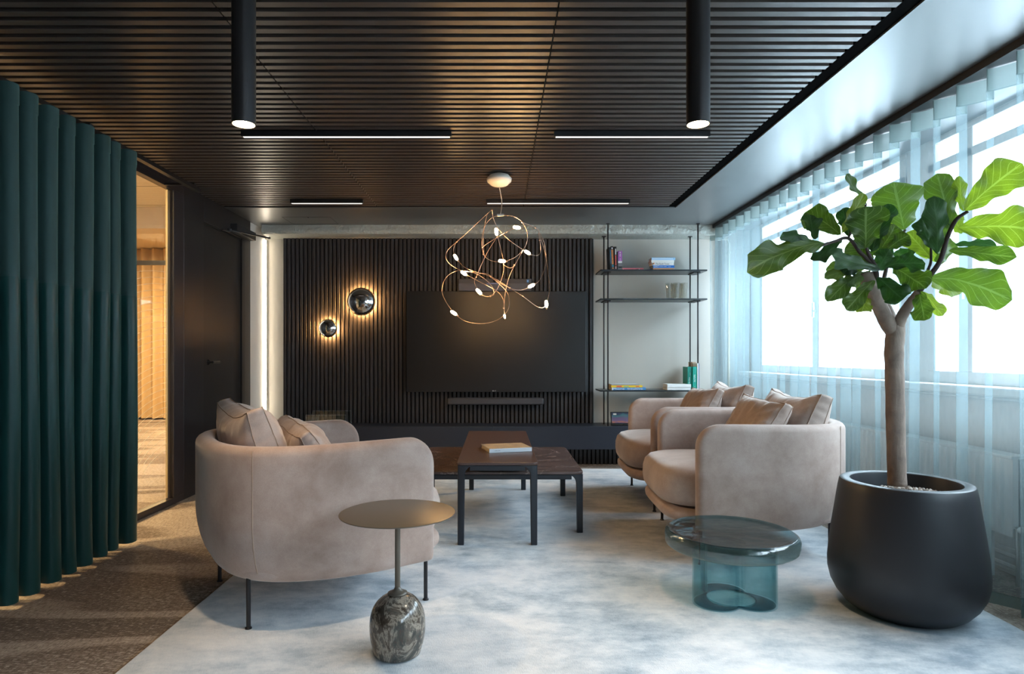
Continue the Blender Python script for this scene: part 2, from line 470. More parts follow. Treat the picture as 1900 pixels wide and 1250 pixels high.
# ------------------------------------------------------------------ window wall (right)
g = G()
g.box(XR, XR+.25, DR, DB, 0, .90)
g.box(XR, XR+.25, DR, DB, 2.28, ZS)
g.box(XR, XR+.25, 3.62, 3.82, .90, 2.28); g.box(XR, XR+.25, 5.95, DB, .90, 2.28); g.box(XR, XR+.25, .95, 1.12, .9, 2.28); g.box(XR, XR+.25, -2.2, -2.0, .9, 2.28); g.box(XR, XR+.25, DR, -4.9, .9, 2.28)
struct('wall_right', g, M_white)
for i, (a, b, mul) in enumerate(((3.82, 5.95, (4.85,)), (1.12, 3.62, (1.95, 3.28)), (-2.0, .95, (-1.0, -.1)), (-4.9, -2.2, (-3.9, -3.0)))):
    g = G(); X0, X1 = XR-.01, XR+.06
    g.box(X0, X1, a, b, .90, .965); g.box(X0, X1, a, b, 2.10, 2.15); g.box(X0, X1, a, b, 2.255, 2.28)
    g.box(X0, X1, a, a+.06, .965, 2.255); g.box(X0, X1, b-.06, b, .965, 2.255)
    for q in mul: g.box(X0, X1, q, q+.10, .965, 2.255)
    f_ = struct('window_%d' % (i+2), g, M_white, bevel=.004)
    G().box(XR+.03, XR+.036, a+.05, b-.05, .96, 2.26).build('window_pane', M_glass, f_)
    hd = G()
    for q in mul: hd.box(X0-.03, X0-.012, q+.035, q+.055, 1.35, 1.47); hd.box(X0-.03, X0, q+.035, q+.055, 1.39, 1.41)
    hd.build('window_handle', mat('handle_metal', (.6,.6,.6), .3, .8), f_, bevel=.003)
struct('trim_4', G().box(2.36, XR, DR, 6.13, .855, .90), M_white, bevel=.01)     # sill board
g = G(); g.box(XR-.02, XR, DR, DB, 0, .12); g.box(XR-.035, XR-.02, DR, DB, 0, .02)
struct('baseboard_right', g, M_white, bevel=.004)
g = G()
for zz in (.845,): g.tube([(2.43, DR+.1, zz), (2.43, 6.1, zz)], .011, 8)
struct('trim_5', g, M_white)
# radiators
def radiator(y0, y1, label):
    t = thing('radiator', label, 'radiator', (2.40, (y0+y1)/2, .12), 0, 'white panel radiators under the windows')
    L = (y1-y0)/2
    def f(u, v):
        y = -L + 2*L*u; z = .10 + .36*v
        rib = .010*max(0, math.sin(u*2*L/.05*2*PI))**.5 if .06 < v < .94 and .02 < u < .98 else 0
        return (-.045 - (rib if isinstance(rib, float) else 0), y, z)
    nn = int((y1-y0)/.05*8)
    g = G().grid(f, nn, 16); g.box(-.044, -.02, -L, L, .10, .46)
    g.build('radiator_panel', M_white, t, auto=50)
    G().box(-.05, .045, -L, L, .455, .47).build('radiator_grille', M_white, t, bevel=.003)
    g = G(); g.tube([(-.03, -L-.01, .06), (-.03, -L-.01, .14), (-.03, -L+.01, .14)], .01, 8); g.tube([(-.03,-L-.012,.06),(-.03,-L-.012,-.12)], .009, 8)
    g.build('valve_pipe', mat('valve_metal', (.6,.6,.58), .3, .7), t)
    G().lathe([(0,-.05),(.018,-.05),(.02,-.01),(.016,.02),(0,.02)], (-.03,-L-.045,.14), 16, axis='Y').build('thermostat_knob', M_white, t, auto=40)
    for q in (-L+.15, L-.15):
        G().box(-.02, .095, q-.015, q+.015, .1, .4).build('bracket', M_white, t)
        G().box(-.035, -.02, q-.015, q+.015, -.12, .1).build('radiator_foot', M_white, t)
radiator(2.86, 4.45, 'long white ribbed radiator behind the sheer curtain beside the fig planter')
g = G()
for zz in (.05, .10): g.tube([(2.44, DR+.1, zz), (2.44, 6.1, zz)], .012, 8)
g.build('heating_pipe', M_white, label='pair of white heating pipes running low along the window wall', cat='pipe')
g = G().tube([(2.27, 6.14, .39), (2.27, 6.14, 2.15), (2.25, 6.14, 2.19), (2.10,6.14,2.195)], .013, 10)
g.lathe([(.013,-.008),(.02,-.008),(.02,.008),(.013,.008)], (2.27,6.14,2.06), 12)
g.build('riser_pipe', mat('cream_pipe', (.62,.60,.50), .4), label='thin cream vertical pipe in the corner beside the sheer curtain', cat='pipe', auto=40)

# house across the street (bright, seen through the sheers)
t = thing('apartment_building', 'building across the street, faint through the sheer curtains', 'building', (15, 3, -7))
G().box(0, 6, -22, 22, 0, 14).build('facade', mat('facade_render', (.16,.165,.17), .8), t)
for k in range(10):
    for zz in (3.2, 6.3, 9.4):
        fr = G().box(-.06, .02, -16+k*3.4, -14.5+k*3.4, zz, zz+1.7).build('building_window', M_white, t)
        G().box(-.08, -.05, -15.85+k*3.4, -14.65+k*3.4, zz+.12, zz+1.55).build('window_pane', mat('far_pane', (.25,.32,.38), .2), fr)

# ------------------------------------------------------------------ room beyond the partition
struct('wall_corridor_end', G().box(-7.0, -2.4, 11.0, 11.1, 0, 3.1), mat('corridor_paint', (.60,.48,.32), .8))
struct('wall_corridor_left', G().box(-7.1, -7.0, DR, 11.1, 0, 3.1), mat('corridor_paint', (.60,.48,.32), .8))
struct('wall_corridor_right', G().box(-2.42, -2.405, DB+.1, 11.1, 0, 3.1), mat('corridor_paint', (.60,.48,.32), .8))
struct('wall_corridor_rear', G().box(-7.1, -2.4, DR-.1, DR, 0, 3.1), mat('corridor_paint', (.60,.48,.32), .8))
m = M_tile = mat('perforated_tile', (.68,.62,.50), .8); gg = N(m)
br = gg.n('ShaderNodeTexBrick'); gg.l(gg.coord('Object', (1,1,1)), br.inputs['Vector'])
br.inputs['Scale'].default_value = 1.0; br.offset = 0; br.inputs['Brick Width'].default_value = 1.2; br.inputs['Row Height'].default_value = .9
br.inputs['Mortar Size'].default_value = .012; br.inputs['Color1'].default_value = (.66,.60,.48,1); br.inputs['Color2'].default_value = (.68,.62,.50,1); br.inputs['Mortar'].default_value = (.3,.26,.2,1)
vo = gg.n('ShaderNodeTexVoronoi'); gg.l(gg.coord('Object', (40,40,40)), vo.inputs['Vector']); vo.inputs['Randomness'].default_value = 0
gg.l(gg.mix(gg.math('MULTIPLY', gg.math('LESS_THAN', vo.outputs['Distance'], .25), .45), br.outputs[0], (.2,.17,.13)), gg.b.inputs['Base Color'])
g = G().box(-7.1, -2.4, DR-.1, 11.1, 3.0, 3.1)
struct('ceiling', g, M_tile)
g = G(); g.box(-7.0, -2.42, 8.2, 8.5, 2.72, 3.0); g.box(-7.0, -2.42, 8.5, 11.0, 2.82, 3.0)
struct('trim_6', g, mat('corridor_paint', (.60,.48,.32), .8))
g = G(); g.box(-6.9, -3.2, 8.6, 8.64, 2.30, 2.36)
g.build('suspended_track', M_trim, label='dark suspended rail seen high through the glass partition', cat='rail')
t = thing('gold_curtain', 'long mustard gold curtain at the end of the room beyond the glass', 'curtain', (-5.2, 10.3, 0))
def goldf(u, v):
    x = -1.75 + 4.4*u
    return (x, .07*math.sin(x*2*PI/.19) + .02*math.sin(x*5), .03 + 2.78*v)
G().grid(goldf, 400, 4).build('curtain_cloth', M_gold, t, smooth=True)
for (x, y_) in ((-5.0, 5.0), (-4.6, 8.7), (-4.2, 2.5)):
    light('corridor_ceiling_light', 'AREA', (x, y_, 2.68), (0,0,0), 75, (1,.72,.38), shape='DISK', size=.7)

# ------------------------------------------------------------------ curtains
# dark green two-tone curtain on the left
t = thing('green_curtain', 'floor-length dark green two-tone curtain covering the left glass partition', 'curtain', (-2.07, 0, 0))
def fold(y, z):
    ph = (y-3.47)/.1235
    q = ph*2*PI
    A = .058*(1 + .15*math.sin(ph*1.7)) 
    dx = A*math.cos(q)
    dy = .018*math.sin(2*q) + .012*math.sin(ph*2.3)
    s_ = (2.18-z)/2.18
    dx += .010*s_*math.sin(ph*.9+z*1.3); dy += .006*s_*math.sin(z*2+ph)
    return dx, dy
def cloth(z0, z1, y0, y1, off=0, nz=12):
    def f(u, v):
        y = y0 + (y1-y0)*u; z = z0+(z1-z0)*v
        dx, dy = fold(y, z)
        return (dx+off, y+dy, z)
    return G().grid(f, int((y1-y0)/.1235*18), nz)
Y0, Y1 = .55, 3.50
cloth(1.378, 2.105, Y0, Y1, 0, 8).build('upper_cloth', M_gc_up, t, smooth=True, recalc=False, label='matte grey-green upper cloth')
cloth(.06, 1.380, Y0, Y1, .001, 14).build('lower_cloth', M_gc_lo, t, smooth=True, recalc=False, label='satin dark teal lower cloth')
cloth(2.10, 2.185, Y0, Y1, .003, 4).build('header_tape', M_gc_up, t, smooth=True, recalc=False)
cloth(.02, .065, Y0, Y1, .002, 2).build('hem', M_gc_lo, t, smooth=True, recalc=False)
tr = thing('curtain_track', 'black curtain track above the green curtain at the left wall', 'curtain track', (-2.10, 0, 2.20))
G().box(-.02, .015, .4, 4.4, 0, .025).build('rail', M_trim, tr)
for q in (.8, 2.0, 3.2, 4.3): G().box(-.19, .015, q, q+.03, .025, .04).build('bracket', M_trim, tr)

# sheer curtains on the right
def sheer_panel(y0, y1, label, seedo):
    t = thing('sheer_curtain', label, 'curtain', (2.10, (y0+y1)/2, 0), 0, 'sheer voile curtains along the window wall')
    L = (y1-y0)/2-.012; p = (y1-y0)/max(1, round((y1-y0)/.166))
    def sf(z0, z1, nz, off=0):
        def f(u, v):
            y = -L + 2*L*u; z = z0 + (z1-z0)*v
            q = (y+L)/p*2*PI
            s_ = max(0, (2.2-z)/2.2)
            A = .050 + .006*math.sin(q*.37+seedo)
            dx = A*math.sin(q) + s_*.022*math.sin(q*.31+seedo*2)
            dy = .016*math.sin(2*q+.4) + s_*.02*math.sin(q*.23+seedo)
            return (dx+off, y+dy, z)
        return G().grid(f, int(2*L/p*20), nz)
    sf(.065, 2.165, 12).build('voile', M_sheer, t, smooth=True, recalc=False)
    sf(2.16, 2.255, 3, .001).build('header_tape', M_sheerhead, t, smooth=True, recalc=False)
    sf(.02, .07, 2).build('hem', M_sheerhem, t, smooth=True, recalc=False)
sheer_panel(4.93, 6.08, 'pale sheer curtain nearest the back wall and shelf', 0)
sheer_panel(3.46, 4.93, 'pale sheer curtain directly behind the two right armchairs', 1.3)
sheer_panel(1.55, 3.46, 'pale sheer curtain behind the potted fig tree', 2.1)
sheer_panel(-1.5, 1.55, 'pale sheer curtain nearest the viewer at the right edge', 3.7)
G().box(2.04, 2.16, -1.6, 6.1, 2.258, 2.292).build('curtain_track', M_trim, label='black curtain track under the soffit along the windows', cat='curtain track')

# ------------------------------------------------------------------ rug
g = G(); g.box(-1.25, 1.985, .6, 5.75, .001, .014)
g.build('rug', M_rug, bevel=.004, label='large mottled pale blue-grey rug under the seating group', cat='rug')
RZ = .014

# ------------------------------------------------------------------ ceiling lights
def tube_pendant(x, y, label):
    t = thing('tube_pendant', label, 'pendant lamp', (x, y, 1.80), 0, 'black tube pendants in the foreground')
    r = .0375
    G().lathe([(r-.003,.0),(r,.0),(r,ZC-1.80-.012),(0,ZC-1.80-.012)], n=40).build('tube_body', M_cyl, t, auto=40)
    G().lathe([(r-.003,.0),(r-.003,.05)], n=40).build('reflector', mat('reflector', (.8,.7,.5), .3, .6), t, smooth=True)
    G().lathe([(0,.006),(r-.004,.006)], n=40).build('lamp_disc', emis('pendant_lamp', (1,.74,.42), 16), t)
    G().lathe([(0,ZC-1.80-.012),(r+.012,ZC-1.80-.012),(r+.012,ZC-1.80),(0,ZC-1.80)], n=40).build('ceiling_rose', M_cyl, t, auto=40)
    light('pendant_spot', 'SPOT', (x, y, 1.797), (0,0,0), 16, (1,.72,.44), spot_size=math.radians(95), spot_blend=.9, shadow_soft_size=.03)
tube_pendant(-.823, 2.03, 'left black tube pendant in the foreground with glowing lower end')
tube_pendant(.651, 2.03, 'right black tube pendant in the foreground with glowing lower end')
def linear(x0, x1, y, label):
    t = thing('linear_light', label, 'ceiling light', ((x0+x1)/2, y, ZC), 0, 'black linear lights set in the slatted ceiling')
    L = (x1-x0)/2
    G().box(-L, L, -.016, .016, -.030, 0).build('housing', M_trim, t, bevel=.002)
    G().box(-L+.01, L-.01, -.006, .010, -.0312, -.0295).build('diffuser', emis('linear_diffuser', (1,.93,.86), 1.0), t)
linear(-1.42, -.255, 3.475, 'long black linear ceiling light left of the chandelier, nearer row')
linear(.314, 1.178, 3.475, 'long black linear ceiling light right of the chandelier, nearer row')
linear(-1.65, -1.07, 4.99, 'short linear ceiling light at back left above the slatted wall')
linear(-.09, 1.055, 4.99, 'linear ceiling light at the back just behind the chandelier')

# ------------------------------------------------------------------ wire chandelier
t = thing('wire_chandelier', 'tangled copper wire chandelier with small glowing bulbs over the coffee tables', 'chandelier', (0.012, 4.28, ZC))
O = Vector((0.012, 4.28, ZC))
def W(zx, zy):
    px, py = 740+zx/2.404, 300+zy/2.404
    D = 4.28 + .22*math.sin(px*.031+.6) + .16*math.cos(py*.027)
    return P(px, py, D) - O
G().lathe([(0,0),(.03,0),(.066,-.012),(.086,-.035),(.082,-.055),(.055,-.078),(.02,-.088),(0,-.089)], n=40).build('ceiling_canopy', mat('canopy_white', (.75,.70,.62), .35), t, smooth=True)
hub = W(453,238)
G().tube(catmull([(0,0,-.085), (.01,.0,-.14), (.018,-.01,-.2), tuple(hub)], 8), .003, 8).build('cable', mat('cable_clear', (.55,.5,.45), .3), t, smooth=True)
G().box(-.022,.022,-.008,.008,-.006,.006).build('junction_bar', mat('junction', (.7,.65,.6), .3), t, loc=hub, bevel=.002)
M_copper = mat('copper_wire', (.66,.45,.33), .30, 1.0)
loops = [
 [(453,238),(510,243),(550,270),(573,320),(565,375),(520,425),(460,445),(410,440),(378,412),(370,350),(385,285),(418,248),(453,238)],
 [(415,215),(395,232),(300,320),(258,357),(218,395),(210,430),(235,463),(290,488),(338,491),(410,512),(495,563),(560,605),(615,645),(645,650),(658,634)],
 [(658,634),(672,570),(664,480),(650,370),(625,310),(608,293),(550,270)],
 [(415,215),(424,260),(452,310),(500,355),(573,404),(610,418),(630,408),(632,380),(628,350),(624,318),(645,380),(656,450),(630,525),(591,553),(545,572),(495,563),(430,528),(400,503),(365,498),(345,512),(338,540),(357,579)],
 [(357,579),(380,598),(410,598),(440,565),(462,510),(468,460),(455,390),(435,312)],
 [(526,293),(490,308),(435,340),(390,368),(372,384)],
 [(435,340),(400,395),(370,455),(345,515)],
 [(245,674),(208,620),(192,570),(212,515),(262,486),(330,494),(380,520),(415,555),(424,590),(408,600)],
 [(290,497),(345,527),(430,572),(464,610),(468,652)],
 [(245,674),(295,710),(370,722),(440,705),(484,665),(492,620),(478,575),(410,512)],
 [(468,460),(495,473),(516,461),(545,410),(565,375)],
 [(516,461),(490,520),(474,590),(470,652),(472,689)],
 [(254,426),(244,400),(248,375),(258,357)], [(254,426),(290,468),(345,492)],
 [(395,232),(380,300),(376,360),(378,412)],
]
for lp in loops:
    G().tube(catmull([W(*q) for q in lp], 10), .0017, 6).build('wire', M_copper, t, smooth=True)
for (zx, zy, ang) in ((435,312,1.4),(526,293,.15),(254,426,1.0),(290,497,.6),(460,443,.05),(573,404,.5),(591,553,-.5),(357,579,.8),(245,674,.6),(658,634,1.5),(472,689,1.4)):
    c = W(zx, zy); s_ = .55 if zx == 472 else 1.0
    d = Vector((math.cos(ang), .25, -math.sin(ang))).normalized()
    r, l = .0105*s_, .020*s_
    pts = [c + d*(l*k) for k in (-1.25,-1.15,-.9,-.4,.4,.9,1.15,1.25)]
    bl = G().tube(pts, [r*q for q in (.05,.5,.85,1,1,.85,.5,.05)], 12).build('bulb', emis('bulb_glow', (1,.58,.24), 110), t, smooth=True)
    G().tube([c+d*(l*1.2), c+d*(l*1.9)], [r*.6, r*.35], 8).build('socket', M_copper, bl)
for (zx, zy) in ((258,357),(235,463),(338,491),(378,412),(515,461),(550,270),(610,295),(628,350),(410,512),(495,563),(408,600),(468,652),(415,215),(345,515)):
    c = W(zx, zy)
    G().lathe([(0,-.006),(.0055,-.003),(.0055,.003),(0,.006)], tuple(c), 10).build('wire_joint', M_copper, t, smooth=True)

# ------------------------------------------------------------------ wall lamps (mirror domes, warm light behind)
def sconce(px, py, R_, label):
    c = P(px, py, 6.0); c.y = 6.13
    t = thing('wall_lamp', label, 'wall lamp', tuple(c), 0, 'mirrored dome wall lamps')
    prof = [(0,-.05-R_*.62)]
    for k in range(1, 17):
        a = k/16*PI/2; prof.append((R_*math.sin(a), -.05-R_*.62*math.cos(a)))
    prof += [(R_*1.005,-.046),(R_*.97,-.042),(R_*.85,-.044)]
    G().lathe(prof, n=64, axis='Y').build('mirror_dome', mat('smoked_mirror', (.58,.57,.56), .04, 1.0), t, smooth=True)
    G().lathe([(0,-.034),(R_*.8,-.034),(R_*.8,-.040),(0,-.040)], n=48, axis='Y').build('back_plate', M_blackmetal, t)
    G().lathe([(R_*.6,-.0338),(R_*.79,-.0338)], n=48, axis='Y').build('light_ring', emis('sconce_ring', (1,.50,.16), 300), t)
    G().lathe([(0,0),(R_*.35,0),(R_*.35,-.034),(0,-.034)], n=32, axis='Y').build('wall_mount', M_blackmetal, t)
sconce(667, 558, .137, 'larger mirrored dome wall lamp with warm halo left of the television')
sconce(604.5, 608, .090, 'smaller mirrored dome wall lamp with warm halo, lower and further left')

# ------------------------------------------------------------------ television, video bar, sound bar
D = 6.03; x0 = (754-CX)*D/F; x1 = (1087-CX)*D/F; z1 = H+(CY-540)*D/F; z0 = H+(CY-727)*D/F
t = thing('television', 'large flat black television mounted on the slatted wall', 'television', ((x0+x1)/2, D, z0))
hw = (x1-x0)/2; hh = z1-z0
G().box(-hw, hw, 0, .035, 0, hh).build('tv_housing', mat('tv_black', (.008,.008,.009), .4), t, bevel=.004)
G().box(-hw+.012, hw-.012, -.002, .0, .022, hh-.012).build('tv_screen', mat('tv_screen', (.012,.0115,.012), .31, 0, .5), t)
G().box(-.3, .3, .035, .103, .25, .65).build('wall_bracket', M_trim, t)
text('maker_mark', 'LG', .016, (-.01, -.0035, .011), (PI/2,0,0), mat('print_grey', (.5,.5,.52), .5), t)
G().lathe([(0,-.0012),(.0055,-.0012),(.0055,0),(0,0)], (-.03,-.001,.011), 16, axis='Y').build('maker_mark', mat('print_grey', (.5,.5,.52), .5), t)
x0 = (851-CX)*D/F; x1 = (986-CX)*D/F
t = thing('video_bar', 'slim grey video conference bar with lens on top of the television', 'video bar', ((x0+x1)/2, D, z1))
hw = (x1-x0)/2; hb = (540-517)*D/F
G().box(-hw, hw, .0, .09, .002, hb).build('bar_body', mat('bar_grey', (.075,.068,.07), .5), t, bevel=.006)
m = mat('speaker_mesh', (.14,.125,.13), .75); gq = N(m); gq.bump(gq.noise(gq.coord('Object',(300,300,300)),1,1), .4, .002)
G().box(-hw+.002, hw-.002, -.004, .0, .004, hb*.62).build('fabric_grille', m, t, bevel=.003)
G().lathe([(0,-.012),(.012,-.012),(.014,-.006),(.014,0),(0,0)], (-.002,0,hb*.80), 24, axis='Y').build('camera_lens', mat('lens_black', (.004,.004,.005), .08), t, smooth=True)
G().box(-.08, .05, -.006, -.003, hb*.60, hb*.63).build('status_light', emis('status_led', (.55,.6,1), .2), t)
st = G().box(hw-.045, hw-.025, -.002, 0, hb*.70, hb*.92).build('sticker', mat('sticker_blue', (.08,.30,.62), .5), t)
text('sticker_print', 'N', .015, (hw-.035, -.0025, hb*.81), (PI/2,0,0), mat('print_white', (.85,.85,.85), .5), st)
text('maker_mark', 'oxo', .015, (hw-.055, -.0055, hb*.18), (PI/2,0,0), mat('print_lilac', (.4,.38,.55), .5), t)
Ds = 6.02; x0 = (830-CX)*Ds/F; x1 = (1009.5-CX)*Ds/F
t = thing('sound_bar', 'long dark grey sound bar mounted below the television', 'sound bar', ((x0+x1)/2, Ds, H+(CY-751)*Ds/F))
hw = (x1-x0)/2; hb = 13*Ds/F
G().box(-hw, hw, 0, .085, 0, hb).build('bar_body', mat('soundbar_grey', (.06,.058,.063), .4), t, bevel=.018, seg=4)
G().box(-hw+.02, hw-.02, -.0015, .02, .008, hb-.010).build('fabric_grille', mat('soundbar_mesh', (.05,.048,.055), .6), t, bevel=.004)
G().box(-.2, .2, .085, .115, .02, hb-.01).build('wall_bracket', M_trim, t)

# ------------------------------------------------------------------ floating bench
t = thing('floating_bench', 'long dark navy floating bench running under the slatted wall', 'bench', (0, 5.85, .175))
G().box(-2.275, -.042, 0, .283, 0, .215).build('bench_body', M_navy, t, bevel=.003)
G().box(-.040, 2.00, 0, .283, 0, .215).build('bench_body', M_navy, t, bevel=.003)
G().box(-2.275, 2.00, .20, .345, .19, .2148).build('bench_shelf_back', M_navy, t)
BZ = .39
# clear acrylic box
t = thing('acrylic_box', 'clear acrylic tray standing on the bench behind the left armchair', 'box', (-1.60, 5.94, BZ+.001))
wx, wy, wz, th = .185, .11, .128, .003
g = G()
g.box(-wx, wx, -wy, wy, 0, th); g.box(-wx, wx, -wy, -wy+th, th, wz-.02); g.box(-wx, wx, wy-th, wy, th, wz)
g.box(-wx, -wx+th, -wy+th, wy-th, th, wz-.02); g.box(wx-th, wx, -wy+th, wy-th, th, wz-.02)
g.build('tray_walls', M_clear, t)
g = G()
for yy, zz in ((-wy, wz-.02), (wy, wz)):
    g.tube([(-wx,yy,.004),(-wx,yy,zz),(wx,yy,zz),(wx,yy,.004),(-wx,yy,.004)], .0016, 5)
g.build('polished_edge', mat('acrylic_edge', (.35,.37,.40), .2), t)
# tablet on a stand
t = thing('tablet', 'tablet showing a purple and orange picture on the bench by the shelf', 'tablet', tuple(P(1160, 786, 5.93).xy) + (BZ+.001,))
Mx = Matrix.Translation((0,0,.012)) @ Matrix.Rotation(math.radians(-16), 4, 'X')
G().box(-.135, .145, -.004, .004, 0, .118, M=Mx).build('tablet_body', mat('tablet_black', (.01,.01,.011), .3), t, bevel=.003)
m = mat('tablet_screen', (.02,.02,.03), .15); gq = N(m)
vv = gq.coord('Object', (1,1,1)); sp = gq.n('ShaderNodeSeparateXYZ'); gq.l(vv, sp.inputs[0])
nz = gq.noise(gq.coord('Object', (9,9,16)), 1, 3, .5, 1.0)
hgt = gq.math('ADD', sp.outputs[2], gq.math('MULTIPLY', gq.math('SUBTRACT', nz, .5), .06))
col = gq.ramp(gq.math('MULTIPLY', hgt, 9.0), [(.18,(.10,.08,.22)),(.27,(.55,.20,.10)),(.36,(.22,.14,.28)),(.62,(.16,.11,.22)),(.85,(.05,.22,.24)),(.95,(.04,.05,.10))])
gq.l(col, gq.b.inputs['Emission Color']); gq.b.inputs['Emission Strength'].default_value = .16
G().box(-.125, .135, -.0055, -.0042, .010, .108, M=Mx).build('tablet_screen', m, t)
G().box(-.11, -.08, -.0065, -.0054, .088, .102, M=Mx).build('screen_icon', emis('icon_white', (.7,.75,.7), .2), t)
G().box(-.13, .14, -.01, .06, 0, .008).build('stand', mat('tablet_black', (.01,.01,.011), .3), t, bevel=.002)
G().tube([(0,.03,.008),(0,.045,.055),(0,.022,.08)], .006, 8).build('stand_arm', M_blackmetal, t)

# ------------------------------------------------------------------ shelf unit
SX0, SX1, SY0, SY1 = .96, 1.957, 5.83, 6.13
t = thing('shelf_unit', 'black metal shelf unit with three thin shelves between slender rods', 'shelf', (SX0, SY0, BZ))
SH = {'top': 1.855, 'mid': 1.586, 'low': .730}
for k, z in SH.items():
    g = G(); zz = z-BZ
    vs_ = [(0,0,zz),(SX1-SX0,0,zz),(SX1-SX0,.3,zz),(0,.3,zz)]
    g.box(0, SX1-SX0, 0, .30, zz-.014, zz)
    g.build('shelf', mat('shelf_steel', (.020,.023,.026), .3, .2), t, bevel=.002, label={'top':'topmost shelf','mid':'middle shelf','low':'lowest shelf'}[k])
for (px, yy, zb) in ((1128, 5.90, 2.293), (1295, 5.90, 2.293)):
    X = (px-CX)*5.88/F - SX0
    G().tube([(X, .05, 0), (X, .05, 2.292-BZ)], .0065, 10).build('rod', M_blackmetal, t, smooth=True)
    G().lathe([(0,0),(.018,0),(.018,-.006),(0,-.006)], (X,.05,2.292-BZ), 16).build('rod_flange', M_blackmetal, t)
for px in (1120.5, 1280.5):
    X = (px-CX)*6.06/F - SX0
    G().tube([(X, .23, 0), (X, .23, 2.206-BZ)], .0065, 10).build('rod', M_blackmetal, t, smooth=True)
    G().lathe([(0,0),(.022,0),(.022,-.006),(0,-.006)], (X,.23,2.206-BZ), 16).build('rod_flange', M_blackmetal, t)
for px in (1124, 1288):
    for z in (SH['top'], SH['mid']):
        X = (px-CX)*5.97/F - SX0
        G().box(X-.03, X+.03, .045, .235, z-BZ-.024, z-BZ-.014).build('cross_bracket', M_blackmetal, t)

# ------------------------------------------------------------------ books
M_page = mat('book_pages', (.72,.60,.44), .8)
M_pagew = mat('book_pages_white', (.75,.74,.70), .8)
def book_m(col): return mat('cover_%.2f_%.2f_%.2f' % col, col, .45)
def book(label, loc, L, Wd, T, cover, spine=None, rot=(0,0,0), pages=None, group=None, marks=(), name='book', cat='book'):
    """lies flat: x = spine length, y = depth, z = thickness; spine faces -y"""
    t = thing(name, label, cat, loc, 0, group); t.rotation_euler = rot
    c = .0018
    g = G(); g.box(0, L, 0, Wd, 0, c); g.box(0, L, 0, Wd, T-c, T)
    g.build('cover', cover, t)
    G().box(0, L, -c, c, 0, T).build('spine', spine or cover, t, bevel=.0012)
    G().box(.004, L-.004, c, Wd-.005, c, T-c).build('pages', pages or M_pagew, t)
    for mk in marks:
        if mk[0] == 'box': G().box(mk[1], mk[2], -c-.0006, -c+.0002, mk[3]*T, mk[4]*T).build('spine_panel', mk[5], t)
        else: text('spine_text', mk[1], mk[2], (mk[3], -c-.0008, T*mk[5] if len(mk) > 5 else T*.5), (PI/2,0,0), mk[4], t, fit=mk[6] if len(mk) > 6 else None)
    return t
WHT = book_m((.82,.82,.80)); BLK = book_m((.015,.015,.016)); INK = mat('ink_dark', (.04,.03,.03), .6)
def at(px, D): return (px-CX)*D/F
Dk = 5.875; z = SH['top']
GT = 'books stacked flat on the right of the top shelf'
x = at(1211.5, Dk)
ORG = book_m((.80,.30,.08)); BLU = book_m((.02,.20,.68)); LBL = book_m((.36,.62,.85)); PINK = book_m((.75,.16,.20))
book('white and orange book at the bottom of the stack on the top shelf', (x, Dk, z), .200, .13, .0205, WHT, None, pages=M_page, group=GT, marks=[('box',.002,.198,.35,.80,ORG)])
book('blue book lettered GRIT in the stack on the top shelf', (x, Dk, z+.021), .202, .13, .0235, BLU, None, pages=M_page, group=GT,
     marks=[('t','GRIT',.024,.032,WHT,.5),('t','THE POWER OF PASSION',.010,.094,WHT,.5,.07),('t','angela',.010,.155,WHT,.5)])
book('white book with dark title, middle of the stack on the top shelf', (x-.008, Dk+.002, z+.045), .205, .13, .0265, WHT, None, pages=M_page, group=GT,
     marks=[('t','The South Tower',.022,.098,INK,.5,.13),('box',.004,.012,.2,.8,INK),('box',.012,.022,.4,.9,ORG)])
book('plain white book, second from top in the stack on the top shelf', (x-.016, Dk-.002, z+.072), .214, .135, .0225, WHT, None, pages=M_page, group=GT)
book('light blue book on top of the stack on the top shelf', (x-.012, Dk, z+.095), .222, .13, .0225, LBL, None, pages=M_pagew, group=GT, marks=[('box',.01,.20,.42,.58,WHT),('t','x',.014,.207,INK,.5)])
book('pink paperback lying flat beside the upright books on the top shelf', (at(1154.5, Dk), Dk, z), .200, .13, .0195, PINK, None, pages=M_page, marks=[('t','sumppi',.010,.14,INK,.5),('box',.006,.012,.3,.6,WHT),('box',.155,.163,.2,.6,WHT)])
# upright: rotate so x (spine length) points up
def upright(label, px, hgt, T, cover, lean=0, marks=(), z=SH['top'], Dk=Dk, depth=.13, pages=None, name='book'):
    return book(label, (at(px, Dk), Dk, z + abs(math.sin(lean))*T), hgt, depth, T, cover, rot=(0, -PI/2+lean, 0), marks=marks, pages=pages) 
# rotation about Y by -90deg: local x -> up (+z), local z (thickness) -> -x ; px is the right-hand edge
GRYB = book_m((.22,.22,.23)); TEALB = book_m((.02,.18,.30)); PURP = book_m((.42,.12,.48)); REDM = book_m((.70,.08,.06))
upright('dark book with a blue spine edge, leftmost upright on the top shelf', 1135.2, .215, .020, BLK, -.045, [('box',.06,.19,.1,.4,TEALB)])
upright('black book with orange lettering, upright on the top shelf', 1139.6, .224, .022, BLK, -.045,
        [('box',.055,.190,.15,.85,ORG),('box',.028,.05,.15,.85,TEALB),('box',.012,.022,.3,.7,ORG),('box',.196,.212,.3,.7,WHT),('t','THE SWARM',.014,.122,BLK,.5,.12)])
upright('black book with red and white spine text, upright on the top shelf', 1144.6, .220, .023, BLK, -.02,
        [('box',.045,.14,.2,.6,REDM),('box',.145,.20,.2,.55,WHT),('box',.01,.035,.2,.6,book_m((.75,.4,.38)))])
upright('thin black book between the red-lettered and purple books, top shelf', 1146.8, .170, .010, BLK, 0)
